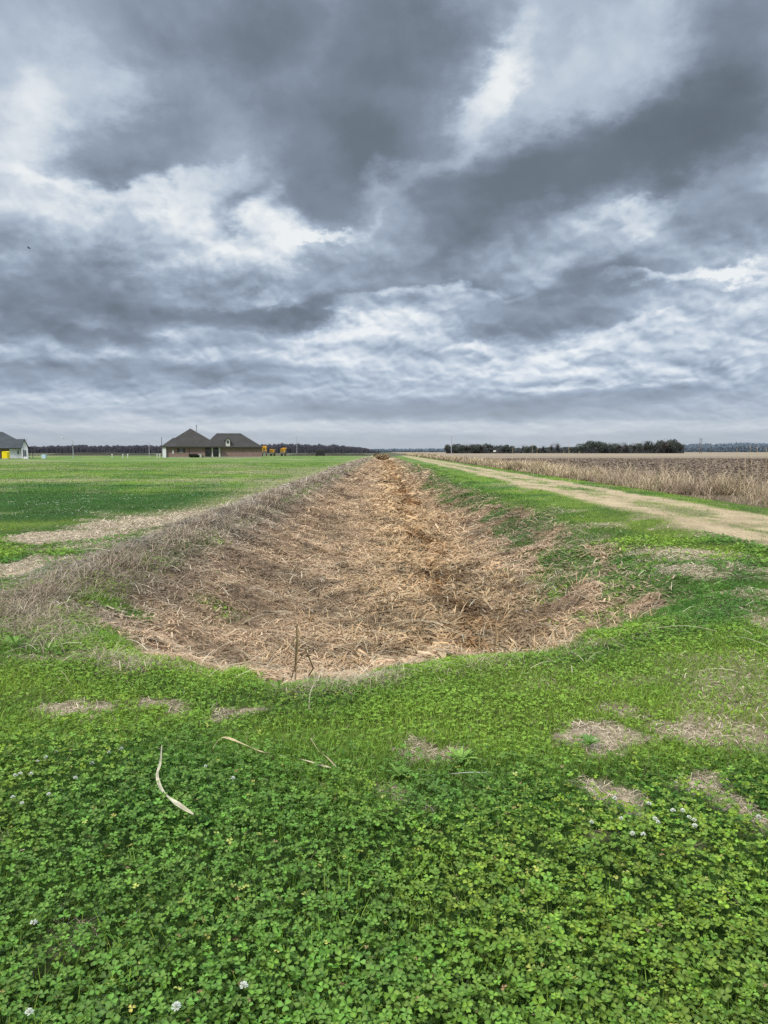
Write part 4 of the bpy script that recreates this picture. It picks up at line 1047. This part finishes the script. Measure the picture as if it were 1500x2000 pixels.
# ------------------------------------------------------------------ sky
W = bpy.data.worlds.new("World"); sc.world = W; W.use_nodes = True; wt = W.node_tree; wt.nodes.clear(); T = NT(wt)
SUN_EL, SUN_AZ = rad(48), rad(215)       # azimuth clockwise from +Y
tc = T.n("ShaderNodeTexCoord"); sx = T.n("ShaderNodeSeparateXYZ", {0: tc.outputs["Generated"]})
X_, Y_, Z_ = sx.outputs; Zc = T.math('MAXIMUM', Z_, 0.0)
az = T.math('ARCTAN2', X_, Y_); el = T.math('ARCSINE', Zc)
den = T.math('ADD', Zc, .16)
q = T.n("ShaderNodeCombineXYZ", {0: T.math('DIVIDE', X_, den), 1: T.math('DIVIDE', Y_, den), 2: 0.0}).outputs[0]
q3 = T.n("ShaderNodeCombineXYZ", {0: az, 1: T.math('MULTIPLY', el, 1.7), 2: 0.3}).outputs[0]
w1 = T.n("ShaderNodeTexNoise", {"Vector": q3, "Scale": 5.0, "Detail": 8., "Roughness": .58})
w2 = T.n("ShaderNodeTexNoise", {"Vector": q, "Scale": 2.4, "Detail": 8., "Roughness": .6})
wv = T.n("ShaderNodeVectorMath", {0: w1.outputs[1], 1: (.5, .5, .5)}, operation='SUBTRACT').outputs[0]
wv2 = T.n("ShaderNodeVectorMath", {0: w2.outputs[1], 1: (.5, .5, .5)}, operation='SUBTRACT').outputs[0]
wsc = T.n("ShaderNodeMapRange", {"Value": el, 1: .05, 2: .24, 3: .14, 4: 1.}).outputs[0]
wm = T.n("ShaderNodeCombineXYZ", {0: T.math('MULTIPLY', wsc, .16), 1: T.math('MULTIPLY', wsc, .17), 2: 0.}).outputs[0]
wv = T.n("ShaderNodeVectorMath", {0: wv, 1: wm}, operation='MULTIPLY').outputs[0]
wm2 = T.n("ShaderNodeCombineXYZ", {0: .05, 1: T.math('MULTIPLY', wsc, .07), 2: 0.}).outputs[0]
wv2 = T.n("ShaderNodeVectorMath", {0: wv2, 1: wm2}, operation='MULTIPLY').outputs[0]
p0 = T.n("ShaderNodeCombineXYZ", {0: az, 1: el, 2: 0.0}).outputs[0]
pw = T.n("ShaderNodeVectorMath", {0: T.n("ShaderNodeVectorMath", {0: p0, 1: wv}, operation='ADD').outputs[0], 1: wv2}, operation='ADD').outputs[0]
w3 = T.n("ShaderNodeTexNoise", {"Vector": q3, "Scale": 17.0, "Detail": 6., "Roughness": .62})
w3s = T.n("ShaderNodeCombineXYZ", {0: T.math('MULTIPLY', wsc, .05), 1: T.math('MULTIPLY', wsc, .055), 2: 0.}).outputs[0]
w3v = T.n("ShaderNodeVectorMath", {0: T.n("ShaderNodeVectorMath", {0: w3.outputs[1], 1: (.5, .5, .5)}, operation='SUBTRACT').outputs[0], 1: w3s}, operation='MULTIPLY').outputs[0]
pw = T.n("ShaderNodeVectorMath", {0: pw, 1: w3v}, operation='ADD').outputs[0]
# (px, py, rx, ry, rot deg, weight) : + brighter, - darker ; directions of the cloud masses
BL = [(560,30,380,100,-3,-.30),(480,130,200,110,0,-.20),(800,190,130,180,-8,-.38),(650,320,160,95,0,-.40),(640,425,70,40,0,-.22),(600,230,130,80,0,-.08),
 (225,255,180,85,8,-.34),(190,305,130,40,5,-.14),(1130,320,310,75,12,-.38),(950,410,180,85,25,-.36),(1310,260,180,110,15,-.32),(900,475,110,30,20,-.12),
 (1440,120,140,190,-15,-.36),(1380,340,90,70,0,-.14),(1470,425,120,60,-8,-.28),(1100,586,190,56,8,-.54),(980,645,120,18,5,-.30),(640,540,130,50,10,-.24),
 (900,520,190,40,12,-.22),(700,598,200,30,10,-.38),(450,620,240,28,2,-.52),(80,590,240,80,0,-.42),(50,650,150,36,0,-.34),(330,570,210,48,0,-.20),(180,500,230,60,0,-.10),
 (250,660,80,32,0,-.24),(460,665,90,13,0,-.28),(450,405,60,24,25,-.36),(1300,490,270,42,8,-.17),(250,735,420,28,2,-.40),(850,800,430,20,0,-.36),(1180,775,330,16,0,-.26),(250,665,240,18,0,-.16),
 (30,195,75,75,0,.36),(60,290,95,50,0,.26),(110,110,190,50,0,.14),(245,150,60,50,0,.14),(590,110,50,60,0,.14),(60,360,120,60,0,.18),(190,358,160,22,-5,.28),(370,345,110,22,8,.26),
 (360,392,70,34,0,.18),(250,430,260,60,0,.10),(490,450,120,50,0,.26),(420,505,120,45,0,.22),(555,492,70,45,40,.28),(645,462,90,13,12,.46),(515,400,25,40,-30,.24),
 (955,175,115,32,56,.34),(1000,80,95,35,45,.16),(1130,110,165,70,10,.12),(1190,190,80,26,10,.08),(1230,60,120,50,0,.05),(790,352,90,26,20,.22),(760,400,50,34,0,.16),
 (1230,415,120,18,15,.28),(1440,300,50,60,0,.06),(1330,550,200,13,0,.46),(1440,535,80,12,10,.26),(1475,592,60,10,0,.26),(740,597,60,24,20,.38),(850,571,110,12,5,.38),(680,650,110,24,10,.26),
 (540,590,50,14,0,.26),(790,640,100,26,0,.26),(945,682,55,12,0,.34),(1100,682,95,18,15,.30),(1190,640,140,12,15,.28),(1340,640,170,24,0,.18),(1020,722,280,13,0,.22),(700,700,130,16,0,.22),
 (1200,750,170,6,0,.26),(1030,749,100,6,0,.28),(330,658,44,9,0,.28),(190,640,40,11,0,.20),(430,765,40,6,0,.24),(1440,700,60,20,55,.12),(140,790,240,11,0,.26),(330,815,180,7,0,.20),(950,836,900,13,0,.34),(1120,670,520,80,4,.08),(1000,20,150,40,0,-.06),(300,828,500,12,0,.16)]
acc = None
for px, py, rx, ry, ro, wgt in BL:
    d = ray(px, py).normalized(); a0 = math.atan2(d.x, d.y); e0_ = math.asin(d.z); cs = math.cos(a0)
    # the tiny dependence on the running sum keeps the shader's working set small
    pv = pw if acc is None else T.n("ShaderNodeVectorMath", {0: acc, 1: (1e-7, 1e-7, 0), 2: pw}, operation='MULTIPLY_ADD').outputs[0]
    mp = T.n("ShaderNodeMapping", {"Vector": pv, "Location": (a0, e0_, 0), "Rotation": (0, 0, rad(ro)), "Scale": (rx/F*cs*cs*1.25, ry/F*cs*1.25, 1)}, vector_type='TEXTURE')
    ln = T.n("ShaderNodeVectorMath", {0: mp.outputs[0]}, operation='LENGTH').outputs["Value"]
    mr = T.n("ShaderNodeMapRange", {"Value": ln, 1: 1.2, 2: .2, 3: 0., 4: wgt}, interpolation_type='SMOOTHSTEP').outputs[0]
    acc = mr if acc is None else T.math('ADD', acc, mr)
n1 = T.n("ShaderNodeTexNoise", {"Vector": q, "Scale": 1.7, "Detail": 10., "Roughness": .52, "Distortion": .2}).outputs[0]
el3 = T.math('MULTIPLY', T.math('POWER', T.math('ADD', el, .015), .55), 1.35)
jit_ = T.n("ShaderNodeTexNoise", {"Vector": T.n("ShaderNodeCombineXYZ", {0: az, 1: el3, 2: .3}).outputs[0], "Scale": 14., "Detail": 6., "Roughness": .6}).outputs[1]
jit_ = T.n("ShaderNodeVectorMath", {0: T.n("ShaderNodeVectorMath", {0: jit_, 1: (.5, .5, .5)}, operation='SUBTRACT').outputs[0], 1: (.05, .045, 0)}, operation='MULTIPLY').outputs[0]
def puff(scale, dy, lac=2.1):
    o_ = []
    for d_ in (0., dy):
        v_ = T.n("ShaderNodeCombineXYZ", {0: T.math('ADD', az, d_*.25), 1: T.math('ADD', el3, d_), 2: .3}).outputs[0]
        v_ = T.n("ShaderNodeVectorMath", {0: v_, 1: jit_}, operation='ADD').outputs[0]
        vo = T.n("ShaderNodeTexVoronoi", {"Vector": v_, "Scale": scale, "Detail": 2., "Roughness": .55, "Lacunarity": lac, "Smoothness": .45}, feature='SMOOTH_F1', voronoi_dimensions='2D')
        o_.append(vo.outputs["Distance"])
    return o_[0], T.math('SUBTRACT', o_[1], o_[0])
pa, ea = puff(8., .022)
pb, eb = puff(19., .010)
pc = T.n("ShaderNodeTexNoise", {"Vector": T.n("ShaderNodeCombineXYZ", {0: az, 1: el3, 2: .7}).outputs[0], "Scale": 9., "Detail": 10., "Roughness": .58, "Distortion": .3}).outputs[0]
lowm = T.n("ShaderNodeMapRange", {"Value": el, 1: .34, 2: .16, 3: .28, 4: 1.}).outputs[0]
fade = T.n("ShaderNodeMapRange", {"Value": el, 1: .02, 2: .10, 3: .30, 4: 1.}).outputs[0]
S_ = T.math('ADD', acc, .615)
gate = T.math('MULTIPLY', fade, T.n("ShaderNodeMapRange", {"Value": acc, 1: -.35, 2: .05, 3: .3, 4: 1.}).outputs[0])
S_ = T.math('MULTIPLY_ADD', T.math('SUBTRACT', n1, .5), T.math('MULTIPLY', T.math('SUBTRACT', 1.25, lowm), .30), S_)
S_ = T.math('MULTIPLY_ADD', T.math('SUBTRACT', pc, .5), T.math('MULTIPLY', fade, .46), S_)
S_ = T.math('MULTIPLY_ADD', ea, T.math('MULTIPLY', T.math('ADD', lowm, -.10), T.math('MULTIPLY', fade, .62)), S_)
S_ = T.math('MULTIPLY_ADD', eb, T.math('MULTIPLY', T.math('ADD', lowm, -.2), T.math('MULTIPLY', gate, .85)), S_)
S_ = T.math('MULTIPLY_ADD', T.math('SUBTRACT', pa, .35), T.math('MULTIPLY', lowm, T.math('MULTIPLY', fade, .22)), S_)
lsoft = T.n("ShaderNodeMapRange", {"Value": el, 1: .28, 2: .16, 3: 1., 4: .74}).outputs[0]
S_ = T.math('MULTIPLY_ADD', T.math('SUBTRACT', S_, .62), lsoft, .62)
Sn = T.n("ShaderNodeMapRange", {"Value": S_, 1: -.35, 2: 1.15, 3: 0., 4: 1.}).outputs[0]
rp = T.n("ShaderNodeValToRGB", {0: Sn}); cr = rp.color_ramp; cr.interpolation = 'LINEAR'
stops = [(-.35, (.120, .140, .168)), (0, (.158, .182, .218)), (.25, (.218, .254, .310)), (.45, (.310, .362, .445)), (.60, (.400, .460, .550)), (.76, (.52, .58, .66)), (.92, (.68, .715, .765)), (1.16, (.90, .895, .885))]
while len(cr.elements) < len(stops): cr.elements.new(.5)
for e_, (p_, c_) in zip(cr.elements, stops): e_.position = (p_+.35)/1.5; e_.color = (*c_, 1)
# bluer low down, haze at the horizon
tb = T.n("ShaderNodeMapRange", {"Value": el, 1: .24, 2: .05, 3: 0., 4: 1.}).outputs[0]
tint = T.n("ShaderNodeMix", {0: tb, 6: (.97, 1.01, 1.03, 1), 7: (.955, 1.0, 1.06, 1)}, data_type='RGBA').outputs[2]
tinted = T.n("ShaderNodeVectorMath", {0: rp.outputs[0], 1: tint}, operation='MULTIPLY').outputs[0]
hz_ = T.n("ShaderNodeMapRange", {"Value": el, 1: .0, 2: .075, 3: .72, 4: 0.}).outputs[0]
mixh = T.n("ShaderNodeMix", {0: hz_, 6: tinted, 7: (.485, .53, .575, 1)}, data_type='RGBA').outputs[2]
# added brightness in the unseen sky above the frame, to light the ground
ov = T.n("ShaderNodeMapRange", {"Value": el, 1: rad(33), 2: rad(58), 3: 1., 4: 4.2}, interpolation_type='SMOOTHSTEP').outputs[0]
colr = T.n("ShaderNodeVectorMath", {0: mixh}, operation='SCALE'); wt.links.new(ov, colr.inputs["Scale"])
sky = T.n("ShaderNodeTexSky", sky_type='NISHITA', sun_disc=False, sun_elevation=SUN_EL, sun_rotation=SUN_AZ)
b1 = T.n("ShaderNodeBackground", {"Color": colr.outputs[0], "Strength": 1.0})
b2 = T.n("ShaderNodeBackground", {"Color": sky.outputs[0], "Strength": .10})
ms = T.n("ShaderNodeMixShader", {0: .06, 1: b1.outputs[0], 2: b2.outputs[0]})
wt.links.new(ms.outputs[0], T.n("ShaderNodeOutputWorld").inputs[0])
W.cycles.sampling_method = 'MANUAL'; W.cycles.sample_map_resolution = 512

sun = bpy.data.lights.new("sun", 'SUN'); sun.energy = 2.9; sun.angle = rad(12); sun.color = (1, .93, .80)
so = bpy.data.objects.new("sun", sun); C.objects.link(so)
dv = Vector((math.sin(SUN_AZ)*math.cos(SUN_EL), math.cos(SUN_AZ)*math.cos(SUN_EL), math.sin(SUN_EL)))
so.rotation_euler = dv.to_track_quat('Z', 'Y').to_euler()
